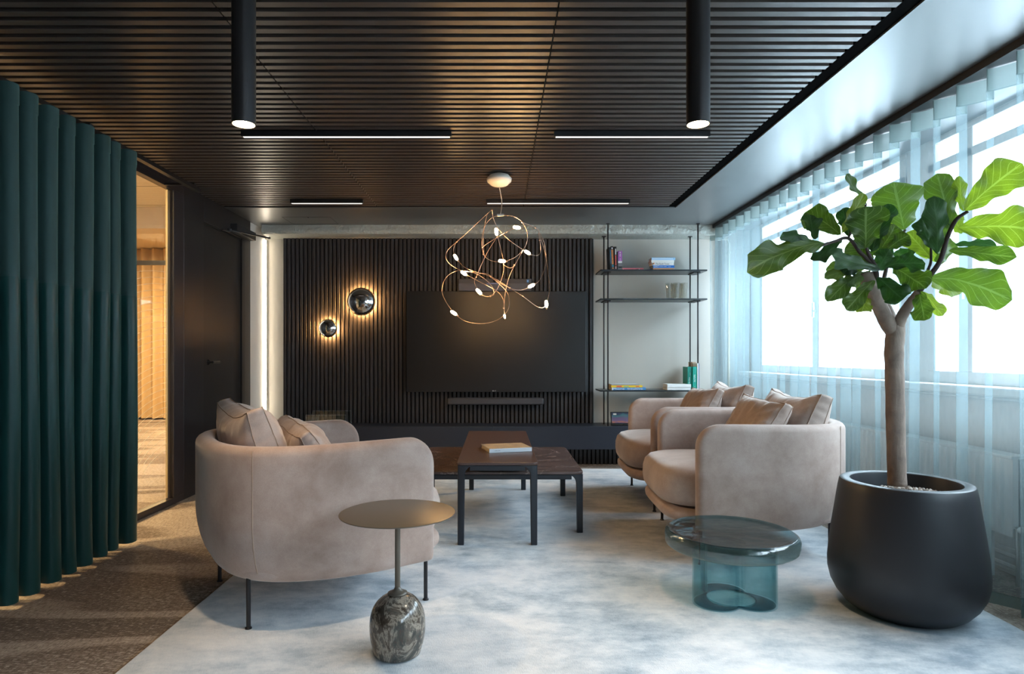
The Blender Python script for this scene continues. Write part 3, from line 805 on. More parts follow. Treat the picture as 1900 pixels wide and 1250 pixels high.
upright('purple, white and grey paperback, rightmost upright on the top shelf', 1154.2, .180, .037, PURP, 0,
        [('box',.0,.066,.0,1,GRYB),('box',.066,.085,0,1,WHT),('t','tila',.022,.14,WHT,.5),('box',.16,.172,.38,.62,WHT),('t','kirja',.014,.10,WHT,.5),('box',.02,.034,.1,.9,WHT)])
# low shelf
z = SH['low']; Dk = 5.86
BLM = book_m((.05,.25,.55)); YEL = book_m((.85,.55,.02)); GRN = book_m((.0,.22,.16)); MGY = book_m((.30,.30,.33)); KRF = book_m((.45,.32,.22))
GL = 'magazines piled flat on the left of the lowest shelf'
book('blue and white magazine at the bottom of the pile on the lowest shelf', (at(1135, Dk), Dk, z), .320, .21, .023, BLM, None, pages=M_page, group=GL, marks=[('t','Phone  Intuitive',.026,.15,WHT,.5,.28),('box',.0,.01,.0,1,WHT)])
book('yellow magazine in the middle of the pile on the lowest shelf', (at(1134, Dk), Dk+.005, z+.024), .295, .20, .019, YEL, None, pages=M_page, group=GL, marks=[('box',.05,.10,.2,.8,REDM),('box',.12,.165,.25,.7,book_m((.2,.5,.25))),('box',.23,.265,.3,.7,REDM)])
book('pale grey magazine on top of the pile on the lowest shelf', (at(1135, Dk), Dk+.01, z+.044), .262, .19, .010, book_m((.60,.62,.62)), MGY, pages=M_pagew, group=GL)
GW = 'white books lying flat on the right of the lowest shelf'
book('lower white book of the pair lying flat on the lowest shelf', (at(1238, Dk), Dk, z), .220, .17, .024, WHT, None, pages=M_pagew, group=GW)
book('upper white book of the pair lying flat on the lowest shelf', (at(1238, Dk), Dk-.003, z+.025), .222, .17, .030, WHT, None, pages=M_pagew, group=GW)
upright('taller brown book standing behind the green books on the lowest shelf', 1291.5, .262, .038, KRF, 0, z=z, Dk=6.0, depth=.12)
upright('green book with a narrow lettered spine, right of the green pair on lowest shelf', 1292.4, .218, .036, book_m((.0,.30,.22)), 0, z=z, Dk=5.87, depth=.15, marks=[('t','SALTOPIA',.020,.11,WHT,.5,.07),('box',.03,.034,.45,.55,WHT)])
upright('darker green book with faint white print, left of the green pair on lowest shelf', 1284.6, .216, .045, GRN, 0, z=z, Dk=5.885, depth=.15, marks=[('t','fika fokus',.016,.09,WHT,.65),('t','ooo',.016,.15,MGY,.5)])
upright('thin white book with a blue edge at the right end of the lowest shelf', 1297.2, .250, .018, WHT, 0, z=z, Dk=5.87, depth=.15, marks=[('box',0,.25,.0,.35,book_m((.05,.10,.30)))])
# tumblers
z = SH['mid']
g = G()
prof = [(.0,.0),(.020,.0),(.0225,.004),(.031,.148),(.0295,.150),(.0215,.010),(0,.010)]
def flute(o_):
    n = 28; vs_ = []; fs_ = []
    for r_, zz in prof:
        for k in range(n):
            a = 2*PI*k/n; rr = r_*(1 + (.045 if k % 2 else -.02)*(1 if r_ > .02 else 0))
            vs_.append((rr*math.cos(a), rr*math.sin(a), zz))
    for i in range(len(prof)-1):
        for k in range(n): fs_.append((i*n+k, i*n+(k+1)%n, (i+1)*n+(k+1)%n, (i+1)*n+k))
    o_.add(vs_, fs_); return o_
GG = 'fluted clear tumblers on the middle shelf'
tb = flute(G()).build('tumbler', M_tumbler, None, (at(1241, 5.90), 5.90, z+.001), label='leftmost fluted clear tumbler of the group on the middle shelf', cat='glass', group=GG)
for px, dd, lb in ((1249.5, 5.95, 'second fluted tumbler from the left on the middle shelf'), (1255, 5.885, 'third fluted tumbler from the left on the middle shelf'), (1262, 5.95, 'fourth fluted tumbler from the left on the middle shelf'), (1269, 5.895, 'rightmost fluted clear tumbler of the group on the middle shelf')):
    c = tb.copy(); COL.objects.link(c); c.location = (at(px, dd), dd, z+.001); c['label'] = lb

# ------------------------------------------------------------------ coffee tables
def table_leg(h, sx, sy, w0=.040, R_=.055, tilt=.0):
    """leg at the corner; sx, sy point outward; flares inward at the top"""
    g = G(); rows = []
    n = 14
    for i in range(n+1):
        z = h*i/n if i < 6 else None
    zs = [0, .002, h*.5, h-R_] + [h-R_+R_*math.sin(k/8*PI/2) for k in range(1, 9)]
    vs_ = []; fs_ = []
    for z in zs:
        d = max(0, z-(h-R_)); ext = R_-math.sqrt(max(0, R_*R_-d*d)); ww = w0*(.88+.12*z/h)
        o_ = .004*(1-z/h)*0
        a = ww+ext
        pts = []
        c = .010
        for (ux, uy) in ((0,c),(c*.3,c*.3),(c,0),(a-.004,0),(a,.004),(a,a-.004),(a-.004,a),(.004,a),(0,a-.004)):
            pts.append((-sx*ux, -sy*uy, z))
        vs_ += pts
    k_ = 9
    for i in range(len(zs)-1):
        for k in range(k_): fs_.append((i*k_+k, i*k_+(k+1)%k_, (i+1)*k_+(k+1)%k_, (i+1)*k_+k))
    fs_ += [tuple(range(k_)), tuple((len(zs)-1)*k_+k for k in range(k_))]
    g.add(vs_, fs_); return g
def coffee_table(name, label, x0, x1, y0, y1, h, topm, rr):
    t = thing(name, label, 'coffee table', ((x0+x1)/2, (y0+y1)/2, RZ)); h = h-RZ
    hx, hy = (x1-x0)/2, (y1-y0)/2; tt = .016
    poly = []
    for (cx_, cy_, a0) in ((hx-rr,hy-rr,0),(-hx+rr,hy-rr,PI/2),(-hx+rr,-hy+rr,PI),(hx-rr,-hy+rr,1.5*PI)):
        for k in range(9): a = a0+k/8*PI/2; poly.append((cx_+rr*math.cos(a), cy_+rr*math.sin(a)))
    G().prism(poly, h-tt, h, plane='XY').build('tabletop', topm, t, bevel=.003)
    ap = .030; i_ = .012
    g = G()
    for s_ in (-1, 1):
        g.box(-hx+.07, hx-.07, s_*(hy-i_)-.009, s_*(hy-i_)+.009, h-tt-ap, h-tt-.001)
        g.box(s_*(hx-i_)-.009, s_*(hx-i_)+.009, -hy+.07, hy-.07, h-tt-ap, h-tt-.001)
    g.build('apron', M_tleg, t, bevel=.003)
    for sx in (-1,1):
        for sy in (-1,1):
            table_leg(h-tt-.001, sx, sy).build('leg', M_tleg, t, loc=(sx*(hx-.003), sy*(hy-.003), 0), auto=30)
    return t
M_tleg = mat('table_frame_black', (.013,.017,.024), .38)
m = mat('table_brown', (.085,.047,.040), .33); gq = N(m)
gq.l(gq.ramp(gq.noise(gq.coord('Object',(200,200,200)),1,2), [(.35,(.07,.036,.03)),(.75,(.12,.075,.065))]), gq.b.inputs['Base Color']); M_ttop = m
m = mat('table_marble_brown', (.10,.06,.05), .24); gq = N(m)
v = gq.coord(); n0 = gq.noise(v, 3, 6, .65, 1.5)
vein = gq.math('ABSOLUTE', gq.math('SUBTRACT', n0, .5))
nb = gq.noise(gq.coord('Object',(3,14,3)), 1.5, 5, .6, .5)
c = gq.ramp(nb, [(.35,(.075,.048,.042)),(.65,(.14,.095,.085))])
c = gq.mix(gq.ramp(vein, [(.0,(.55,.55,.55)),(.010,(0,0,0))]), c, (.45,.38,.34)); gq.l(c, gq.b.inputs['Base Color']); M_tmarb = m
coffee_table('coffee_table', 'tall narrow dark brown coffee table holding a book, spanning the lower one', -.222, .222, 3.42, 4.87, .467, M_ttop, .028)
coffee_table('coffee_table', 'low square coffee table with a veined brown stone top', -.505, .505, 3.66, 4.66, .372, M_tmarb, .045)
# art book on the tall table
m = mat('photo_cover', (.5,.35,.2), .35); gq = N(m)
v = gq.coord('Object', (1,1,1)); ck = gq.n('ShaderNodeTexBrick'); gq.l(v, ck.inputs['Vector']); ck.inputs['Scale'].default_value = 14
ck.inputs['Color1'].default_value = (.36,.22,.12,1); ck.inputs['Color2'].default_value = (.55,.40,.24,1); ck.inputs['Mortar'].default_value = (.75,.6,.4,1)
nn = gq.noise(v, 14, 4, .6, .4)
c = gq.mix(gq.ramp(nn, [(.45,(0,0,0)),(.6,(.9,.9,.9))]), ck.outputs[0], (.62,.44,.24)); gq.l(c, gq.b.inputs['Base Color'])
book('large art book with a white spine and brown photographic cover on the tall table', (-.049, 3.754, .4675), .268, .215, .024, m, book_m((.80,.84,.88)), rot=(0,0,math.radians(15)), pages=M_page,
     marks=[('t','pekka jylhä',.008,.05,MGY,.5),])

# ------------------------------------------------------------------ armchairs
def chair_plan(t_, off=0.0):
    """outer plan line of the shell, t from 0 (front of left arm) to 1 (front of right arm); returns point and inward normal"""
    a, b, n = .455, .485, 2.7
    xf = .385; xc = -.005
    Ls = xf-xc; Lc = 1.18; tot = 2*Ls+Lc; s = t_*tot
    def raw(s):
        if s <= Ls:
            return (xf - s, b - .018*(1-s/Ls))
        if s >= Ls+Lc:
            q = (s-Ls-Lc)/Ls; return (xc + q*Ls, -(b - .018*q))
        th = PI/2 + PI*(s-Ls)/Lc
        c, d = math.cos(th), math.sin(th)
        return (xc - a*abs(c)**(2/n), b*math.copysign(abs(d)**(2/n), d))
    x, y = raw(s); e = .004
    x1, y1 = raw(max(0, s-e)); x2, y2 = raw(min(tot, s+e))
    tx, ty = x2-x1, y2-y1; l = math.hypot(tx, ty) or 1
    nx, ny = -ty/l, tx/l
    if nx*(-x)+ny*(-y) < 0: nx, ny = -nx, -ny
    if s < Ls: nx, ny = 0, -1
    if s > Ls+Lc: nx, ny = 0, 1
    return x, y, nx, ny, s, tot, Ls, Lc
def chair_shell():
    ns = 150; nk = 32; TH = .078; ZT, ZB = .712-RZ, .182-RZ
    # resample the rear curve evenly by arc length
    raw = [chair_plan(i/600) for i in range(601)]
    acc = [0]
    for i in range(600): acc.append(acc[-1] + math.hypot(raw[i+1][0]-raw[i][0], raw[i+1][1]-raw[i][1]))
    tot = acc[-1]; vs_ = []; fs_ = []
    ss = sorted(set([0,.004,.010,.018,.028,.04,.055,.07,.085,.1,.12] + [tot-q for q in (0,.004,.010,.018,.028,.04,.055,.07,.085,.1,.12)] + [.12+(tot-.24)*i/ns for i in range(ns+1)]))
    for s in ss:
        j = 0
        import bisect
        j = min(max(bisect.bisect_left(acc, s)-1, 0), 599)
        q = (s-acc[j])/max(1e-9, acc[j+1]-acc[j])
        A, B = raw[j], raw[j+1]
        x = A[0]*(1-q)+B[0]*q; y = A[1]*(1-q)+B[1]*q; nx = A[2]*(1-q)+B[2]*q; ny = A[3]*(1-q)+B[3]*q
        l = math.hypot(nx, ny); nx /= l; ny /= l
        d = min(s, tot-s)
        R1 = .115
        zt = ZT - (R1-math.sqrt(max(0, R1*R1-(R1-d)**2)) if d < R1 else 0)
        re = .030; thk = TH*(.30+.70*math.sqrt(max(0, 1-(1-d/re)**2)) if d < re else 1)
        back = max(0, min(1, (d-.20)/.55)); back = back*back*(3-2*back)
        rz = .034
        prof2 = []
        for k in range(13): prof2.append((-thk/2, ZB+rz+(zt-ZB-2*rz)*k/12))
        for k in range(1, 8): a = PI-PI*k/8; prof2.append((thk/2*math.cos(a), zt-rz+rz*math.sin(a)))
        for k in range(13): prof2.append((thk/2, zt-rz-(zt-ZB-2*rz)*k/12))
        for k in range(1, 8): a = -PI*k/8; prof2.append((thk/2*math.cos(a), ZB+rz+rz*math.sin(a)))
        nk = len(prof2)
        for pu, z in prof2:
            ins = 0
            if z < .42:
                q2 = min(1, (.42-z)/(.42-ZB)); ins = (.105*back+.006)*(1-math.sqrt(max(0, 1-q2*q2*.96)))
            ww = TH/2 - pu + ins
            vs_.append((x+nx*ww, y+ny*ww, z))
    n_ = len(ss)
    for i in range(n_-1):
        for k in range(nk): fs_.append((i*nk+k, i*nk+(k+1)%nk, (i+1)*nk+(k+1)%nk, (i+1)*nk+k))
    fs_ += [tuple(range(nk)), tuple((n_-1)*nk+k for k in range(nk))]
    g = G(); g.add(vs_, fs_); return g
def slab(cx_, a, b, n, prof, crown=0, nn=72, front_n=None):
    """prof: list of (inset, z); superellipse plan"""
    g = G(); vs_ = []; fs_ = []
    for ins, z in prof:
        for k in range(nn):
            th = 2*PI*k/nn; c, s_ = math.cos(th), math.sin(th)
            vs_.append((cx_+(a-ins)*math.copysign(abs(c)**(2/n), c), (b-ins)*math.copysign(abs(s_)**(2/n), s_), z))
    for i in range(len(prof)-1):
        for k in range(nn): fs_.append((i*nn+k, i*nn+(k+1)%nn, (i+1)*nn+(k+1)%nn, (i+1)*nn+k))
    base = len(vs_)
    # top cap: concentric rings
    ins0, z0 = prof[-1]
    prev = (len(prof)-1)*nn
    for j in range(1, 9):
        f = 1-j/9
        for k in range(nn):
            th = 2*PI*k/nn; c, s_ = math.cos(th), math.sin(th)
            x = (a-ins0)*f*math.copysign(abs(c)**(2/n), c); y = (b-ins0)*f*math.copysign(abs(s_)**(2/n), s_)
            vs_.append((cx_+x, y, z0 + crown*(1-f**2.2) + .004*noise.noise(Vector((x*6, y*6, 1)))))
        for k in range(nn): fs_.append((prev+k, prev+(k+1)%nn, base+(j-1)*nn+(k+1)%nn, base+(j-1)*nn+k))
        prev = base+(j-1)*nn
    fs_.append(tuple(prev+k for k in range(nn))); fs_.append(tuple(range(nn-1, -1, -1)))
    g.add(vs_, fs_); return g
def make_armchair(loc, rotz, label):
    t = thing('armchair', label, 'armchair', loc, rotz, 'taupe velvet armchairs around the coffee tables')
    sh = chair_shell().build('backrest_shell', M_velvet, t, smooth=True)
    # stitched seams on the outside of the shell
    g = G()
    for tt in (.335, .665):
        x, y, nx, ny = chair_plan(tt)[:4]
        pts = []
        for k in range(25):
            z = .215 + (.69-RZ-.205)*k/24
            q2 = max(0, min(1, (.42-z)/(.42-.168))); ins = (.105*.97+.006)*(1-math.sqrt(max(0,1-q2*q2*.96)))
            pts.append((x+nx*(ins-.0002), y+ny*(ins-.0002), z))
        g.tube(pts, .0022, 5)
    g.build('seam', M_seam, sh, smooth=True)
    z0 = .215-RZ
    slab(.065, .445, .425, 4.5, [(.03,z0-.012),(.012,z0-.006),(.002,z0+.008),(0,z0+.022),(.002,z0+.036),(.012,z0+.05),(.03,z0+.056)], 0).build('seat_base', M_velvet, t, smooth=True)
    z0 = .278-RZ
    slab(.085, .445, .400, 4.2, [(.05,z0),(.022,z0+.008),(.006,z0+.035),(0,z0+.075),(.001,z0+.12),(.012,z0+.160),(.035,z0+.185),(.07,z0+.197)], .022).build('seat_cushion', M_vcush, t, smooth=True)
    for (lx, ly) in ((.36,.42),(.36,-.42),(-.33,.30),(-.33,-.30)):
        g = G().tube([(lx,ly,.0),(lx,ly,.21)], .0085, 12)
        g.lathe([(0,0),(.013,0),(.013,.004),(.009,.008)], (lx,ly,0), 14)
        g.build('leg', M_leg, t, auto=40)
    return t
def pillow_mesh(w_, h_, T, gus, seed, wr=1.0, sag=.028):
    """x across, z up, y thickness; open gusset cushion with piping"""
    g = G(); n = 44
    def shape(a, b, side):
        pin = .055
        x = w_/2*a*(1-pin*(1-b*b)); z = h_/2*b*(1-pin*(1-a*a)) - (sag*(1-a*a)*max(0, b)**2)
        z += .006*noise.noise(Vector((a*3+seed, b, 7)))
        q = max(0, (1-abs(a)**3.2)*(1-abs(b)**3.2))
        th = gus/2 + (T-gus)/2*q**.55
        cor = (abs(a)*abs(b))**2
        p = Vector((x*7+seed, z*7, side*3))
        ang = math.atan2(b, a)
        rad = max(abs(a), abs(b))
        wrk = wr*(.006*noise.noise(p) + .0045*noise.noise(Vector((ang*7+seed, rad*1.5, side))) * (rad**1.5) + .004*noise.noise(Vector((x*25+seed, z*8, side*5))))
        th += wrk*(1 if rad < .97 else .3)
        th *= (1-.25*cor)
        return (x, side*th, z)
    g.grid(lambda u, v: shape(2*u-1, 2*v-1, 1), n, n)
    g.grid(lambda u, v: shape(1-2*u, 2*v-1, -1), n, n)
    per = [(-1+2*k/n, -1) for k in range(n)] + [(1, -1+2*k/n) for k in range(n)] + [(1-2*k/n, 1) for k in range(n)] + [(-1, 1-2*k/n) for k in range(n)]
    m_ = len(per)
    def gs(u, v):
        i = int(round(u*m_)) % m_; a, b = per[i]
        p = Vector(shape(a, b, 1)); q = Vector(shape(a, b, -1)); r = p.lerp(q, v)
        bul = math.sin(v*PI)*.006
        d = Vector((a if abs(a) == 1 else 0, 0, b if abs(b) == 1 else 0)); 
        if d.length: d.normalize()
        return tuple(r + d*(bul + .003*noise.noise(Vector((i*.4, v*2, seed)))))
    g.grid(gs, m_, 4, cu=True)
    lines = []
    for sd in (1, -1):
        lines.append([Vector(shape(a, b, sd)) + Vector((0, sd*.001, 0)) for a, b in per + [per[0]]])
    return g, lines
def cushion(name, label, size, base, facing, tilt, roll=0, group=None, seed=0, wr=1.0, sink=0):
    """base: bottom middle; facing: direction (angle) that the front looks; tilt: lean back"""
    w_, h_, T, gus = size
    g, lines = pillow_mesh(w_, h_, T, gus, seed, wr, .028 if wr < 1.5 else .004)
    R_ = Matrix.Translation(base) @ Matrix.Rotation(facing-PI/2, 4, 'Z') @ Matrix.Rotation(tilt, 4, 'X') @ Matrix.Rotation(roll, 4, 'Y') @ Matrix.Translation((0,0,h_/2))
    t = thing(name, label, 'cushion', (0,0,0), 0, group); t.matrix_world = R_
    b = g.build('cushion_body', M_vcush, t, smooth=True)
    for ln in lines: G().tube(ln, .0023, 5).build('piping', M_seam, b, smooth=True)
    return t
def place(C_, fx, fy, u, v):   # chair-local (u forward, v left) to room
    return Vector((C_[0]+fx*u-fy*v, C_[1]+fy*u+fx*v, 0))
chairs = [
 ((-.837, 2.811), math.radians(33.5), 'taupe velvet armchair on the left, seen from behind, two cushions inside', 'left'),
 ((1.385, 3.520), math.radians(178.0), 'taupe velvet armchair on the right nearest the viewer beside the planter', 'near right'),
 ((1.420, 4.575), math.radians(178.0), 'taupe velvet armchair on the far right beyond its twin, by the shelf', 'far right'),
]
CG = 'loose velvet cushions on the armchairs'
proto = None
for i, (C_, ang, lb, wh) in enumerate(chairs):
    if proto is None: proto = make_armchair((C_[0], C_[1], RZ), ang, lb)
    else: dup(proto, (C_[0], C_[1], RZ), ang, lb)
    fx, fy = math.cos(ang), math.sin(ang)
    b1 = place(C_, fx, fy, -.185, 0.0); b1.z = .480
    cushion('back_cushion', ['large wrinkled back cushion in the left armchair','large back cushion in the near right armchair','large back cushion in the far right armchair'][i],
            (.63,.385,.21,.075), b1, ang, math.radians(19), 0, 'large back cushions in the armchairs', 3+i*5, 1.3)
    off = [(.03,-.11),( .03,.06),(.03,.07)][i]
    b2 = place(C_, fx, fy, .060, off[1]); b2.z = .487
    cushion('throw_cushion', ['smaller crinkled cushion in front of the back cushion, left armchair','smaller crinkled cushion leaning in the near right armchair','smaller crinkled cushion leaning in the far right armchair'][i],
            ((.46,.32,.16,.055) if i == 0 else (.47,.36,.16,.055)), b2, ang+[ -.10,.12,.1][i], math.radians(33 if i == 0 else 27), math.radians([4,-3,2][i]), 'small throw cushions in the armchairs', 11+i*7, 2.0)

# ------------------------------------------------------------------ pedestal side table with marble foot
c = (-.348, 2.18, RZ)
t = thing('side_table', 'small round bronze side table on a rounded marble foot in the foreground', 'side table', c)
hT = .505-RZ
m = mat('bronze_top', (.125,.105,.082), .36, .2)
G().lathe([(0,hT-.006),(.19,hT-.006),(.199,hT-.003),(.200,hT),(.196,hT+.001),(0,hT+.001)], n=96).build('tabletop', m, t, auto=40)
G().lathe([(.0095,.215),(.0095,hT-.02),(.013,hT-.008),(.03,hT-.006)], n=24).build('stem', m, t, auto=50)
G().lathe([(.0,.210),(.034,.209),(.034,.213),(.024,.217),(.014,.223),(.0095,.232)], n=40).build('stem_collar', m, t, smooth=True)
mm_ = mat('dark_marble', (.1,.08,.06), .10, coat=0); gq = N(mm_)
v = gq.coord('Object', (1,1,.7)); n0 = gq.noise(v, 11, 8, .72, .7); n1 = gq.noise(v, 11, 9, .72, 1.0)
c0 = gq.ramp(n0, [(.34,(.035,.022,.015)),(.46,(.075,.058,.044)),(.52,(.13,.11,.09)),(.60,(.05,.055,.05)),(.7,(.10,.05,.035))])
vein = gq.ramp(gq.math('ABSOLUTE', gq.math('SUBTRACT', n1, .5)), [(.0,(.8,.8,.8)),(.02,(.35,.35,.35)),(.04,(0,0,0))])
gq.l(gq.mix(vein, c0, (.42,.36,.29)), gq.b.inputs['Base Color'])
prof = [(0,0),(.070,0),(.080,.006)]
for k in range(1, 24):
    q = k/23; z = .006+.206*q
    r = .080 + (.0965-.080)*math.sin(min(1, q/.42)*PI/2) if q < .42 else .0965*(max(0, 1-((q-.42)/.585)**2.7))**.5
    prof.append((max(r, .004), z))
prof.append((0,.2125))
G().lathe(prof, n=64).build('marble_foot', mm_, t, smooth=True)

# ------------------------------------------------------------------ teal glass side table
t = thing('glass_side_table', 'low round smoky teal glass table on a lobed glass base', 'side table', (.993, 2.665, RZ))
g = G()
R0 = .273; hT = .305-RZ
prof = [(0,hT-.070),(.22,hT-.072),(.258,hT-.067),(.270,hT-.056),(R0,hT-.040),(R0,hT-.018),(.268,hT-.005),(.256,hT+.003),(.243,hT),(.230,hT-.007),(.10,hT-.010),(0,hT-.011)]
def glasst(u, v):
    k = v*(len(prof)-1); i = min(int(k), len(prof)-2); q = k-i
    r = prof[i][0]*(1-q)+prof[i+1][0]*q; z = prof[i][1]*(1-q)+prof[i+1][1]*q
    a = 2*PI*u; z += .0015*noise.noise(Vector((r*math.cos(a)*18, r*math.sin(a)*18, 0)))
    return (r*math.cos(a), r*math.sin(a), z)
g.grid(glasst, 96, 40, cu=True)
for q_, f_ in enumerate(g.f):
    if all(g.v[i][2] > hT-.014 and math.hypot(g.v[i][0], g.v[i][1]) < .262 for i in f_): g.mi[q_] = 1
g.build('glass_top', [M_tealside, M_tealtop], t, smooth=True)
def lobed(a):
    best = 0
    for th in (-PI/6, PI/2, 7*PI/6):                 # union of three tubes
        dx = .088*math.cos(a-th); dy = .088*math.sin(a-th)
        if abs(dy) < .094: best = max(best, dx+math.sqrt(.094**2-dy*dy))
    return best
g = G()
zb = hT-.072
for (dr, z0_, z1_) in ((0,.0,zb),(-.006,.008,zb)):
    def lf(u, v, dr=dr, z0_=z0_, z1_=z1_):
        a = 2*PI*u; r = lobed(a)+dr
        return (r*math.cos(a)*1.02, r*math.sin(a), z0_+(z1_-z0_)*v)
    g.grid(lf, 120, 6, cu=True)
g.build('glass_base', M_teal, t, smooth=True)
g = G()
def bf(u, v):
    a = 2*PI*u; r = .100*(1-v) + (lobed(a)-.004)*v
    return (r*math.cos(a), r*math.sin(a), .004+.006*math.sin(v*PI))
g.grid(bf, 120, 4, cu=True).build('base_ring', M_tealtop, t, smooth=True)
g = G().tube([(.100*math.cos(k/48*2*PI), .100*math.sin(k/48*2*PI), .006) for k in range(49)], .004, 8, caps=False)
g.build('ring_rim', M_teal, t, smooth=True)

# ------------------------------------------------------------------ potted fiddle-leaf fig
PC = Vector((1.660, 2.55, RZ))
t = thing('potted_fig_tree', 'tall fiddle-leaf fig tree in a big tapered matt black planter', 'plant', tuple(PC))
prof = [(0,0),(.165,0),(.190,.006),(.222,.03),(.250,.065),(.270,.105),(.280,.15),(.281,.19),(.276,.25),(.266,.33),(.254,.41),(.242,.49),(.236,.520),(.233,.526),(.228,.528),(.200,.528),(.196,.526),(.194,.520),(.192,.40),(0,.40)]
m = mat('planter_matt', (.015,.015,.018), .44); gq = N(m)
G().lathe(prof, n=96).build('planter', m, t, auto=35)
m = mat('soil', (.05,.04,.035), .95); gq = N(m); gq.bump(gq.noise(gq.coord(), 60, 4), 1, .01)
gq.l(gq.ramp(gq.noise(gq.coord(), 45, 4), [(.4,(.03,.024,.02)),(.6,(.18,.15,.12))]), gq.b.inputs['Base Color'])
def soilf(u, v):
    a = 2*PI*u; r = .192*v
    return (r*math.cos(a), r*math.sin(a), .462 + .018*(1-v) + .012*noise.noise(Vector((r*math.cos(a)*25, r*math.sin(a)*25, 0))))
G().grid(soilf, 48, 14, cu=True).build('soil', m, t, smooth=True)
g = G(); ico = [(0,0,1),(.894,0,.447),(.276,.851,.447),(-.724,.526,.447),(-.724,-.526,.447),(.276,-.851,.447),(.724,.526,-.447),(-.276,.851,-.447),(-.894,0,-.447),(-.276,-.851,-.447),(.724,-.526,-.447),(0,0,-1)]
icf = [(0,1,2),(0,2,3),(0,3,4),(0,4,5),(0,5,1),(1,6,2),(2,7,3),(3,8,4),(4,9,5),(5,10,1),(6,7,2),(7,8,3),(8,9,4),(9,10,5),(10,6,1),(11,7,6),(11,8,7),(11,9,8),(11,10,9),(11,6,10)]
for k in range(420):
    a = random.random()*2*PI; r = .165*math.sqrt(random.random()); s_ = random.uniform(.003,.0085)
    cx_, cy_ = r*math.cos(a), r*math.sin(a)
    sx, sy, sz = [s_*random.uniform(.7,1.3) for _ in range(3)]
    g.add([(cx_+p[0]*sx, cy_+p[1]*sy, .474+.010*(1-r/.17)+p[2]*sz) for p in ico], icf, random.randint(0,1))
g.build('pebbles', [mat('pebble_pale', (.55,.48,.42), .9), mat('pebble_brown', (.25,.19,.15), .9)], t, kind='stuff')

m = mat('fig_bark', (.2,.14,.1), .85); gq = N(m)
n0 = gq.noise(gq.coord('Object', (22,22,14)), 1, 6, .65, .4); n1 = gq.noise(gq.coord('Object', (8,8,5)), 1, 3)
c = gq.mix(.5, gq.ramp(n0, [(.3,(.085,.055,.042)),(.7,(.33,.24,.18))]), gq.ramp(n1, [(.3,(.12,.075,.055)),(.7,(.36,.27,.22))]))
gq.l(c, gq.b.inputs['Base Color']); gq.bump(n0, .7, .006); M_bark = m
M_twig = mat('fig_twig', (.045,.028,.022), .8)
Z6 = lambda zx, zy, D: P(1340+zx/2.5, 260+zy/2.5, D) - PC
tr_pts = [(812,1600,2.55),(806,1400,2.55),(803,1250,2.55),(800,1100,2.55),(797,980,2.55),(803,900,2.55),(805,860,2.55)]
def bark_tube(pts, rad, nm='trunk', mm2=None, n=18):
    c = catmull([Z6(*p) for p in pts], 8); L = len(c)
    rs = [rad[0]*(1-k/(L-1)) + rad[1]*k/(L-1) for k in range(L)]
    rs = [r*(1+.07*noise.noise(Vector((k*.35, r*100, len(pts))))) for k, r in enumerate(rs)]
    return G().tube(c, rs, n).build(nm, mm2 or M_bark, t, smooth=True)
bark_tube(tr_pts, (.035,.034))
bark_tube([(806,900,2.55),(770,850,2.55),(735,780,2.54),(700,700,2.52),(672,640,2.50),(665,618,2.50)], (.031,.027), 'branch')
bark_tube([(800,850,2.56),(775,790,2.62),(752,740,2.66),(742,690,2.68)], (.017,.012), 'branch')
bark_tube([(806,890,2.55),(835,815,2.52),(870,760,2.48),(915,700,2.44)], (.024,.015), 'branch')
bark_tube([(915,700,2.44),(955,640,2.42),(1010,560,2.40),(1045,450,2.38),(1085,370,2.36),(1140,330,2.34)], (.011,.006), 'branch', M_twig, 10)
bark_tube([(955,600,2.42),(968,560,2.43),(968,480,2.44)], (.006,.004), 'branch', M_twig, 8)
bark_tube([(700,690,2.52),(715,630,2.48),(705,580,2.46),(680,530,2.44),(668,495,2.43)], (.012,.005), 'branch', M_twig, 10)
bark_tube([(705,580,2.46),(640,520,2.44),(585,455,2.42),(520,470,2.40),(462,488,2.38)], (.008,.005), 'branch', M_twig, 8)
bark_tube([(742,690,2.68),(760,600,2.70),(790,500,2.70),(850,415,2.70)], (.010,.005), 'branch', M_twig, 8)
bark_tube([(585,455,2.42),(620,380,2.46),(668,300,2.50)], (.005,.004), 'branch', M_twig, 8)

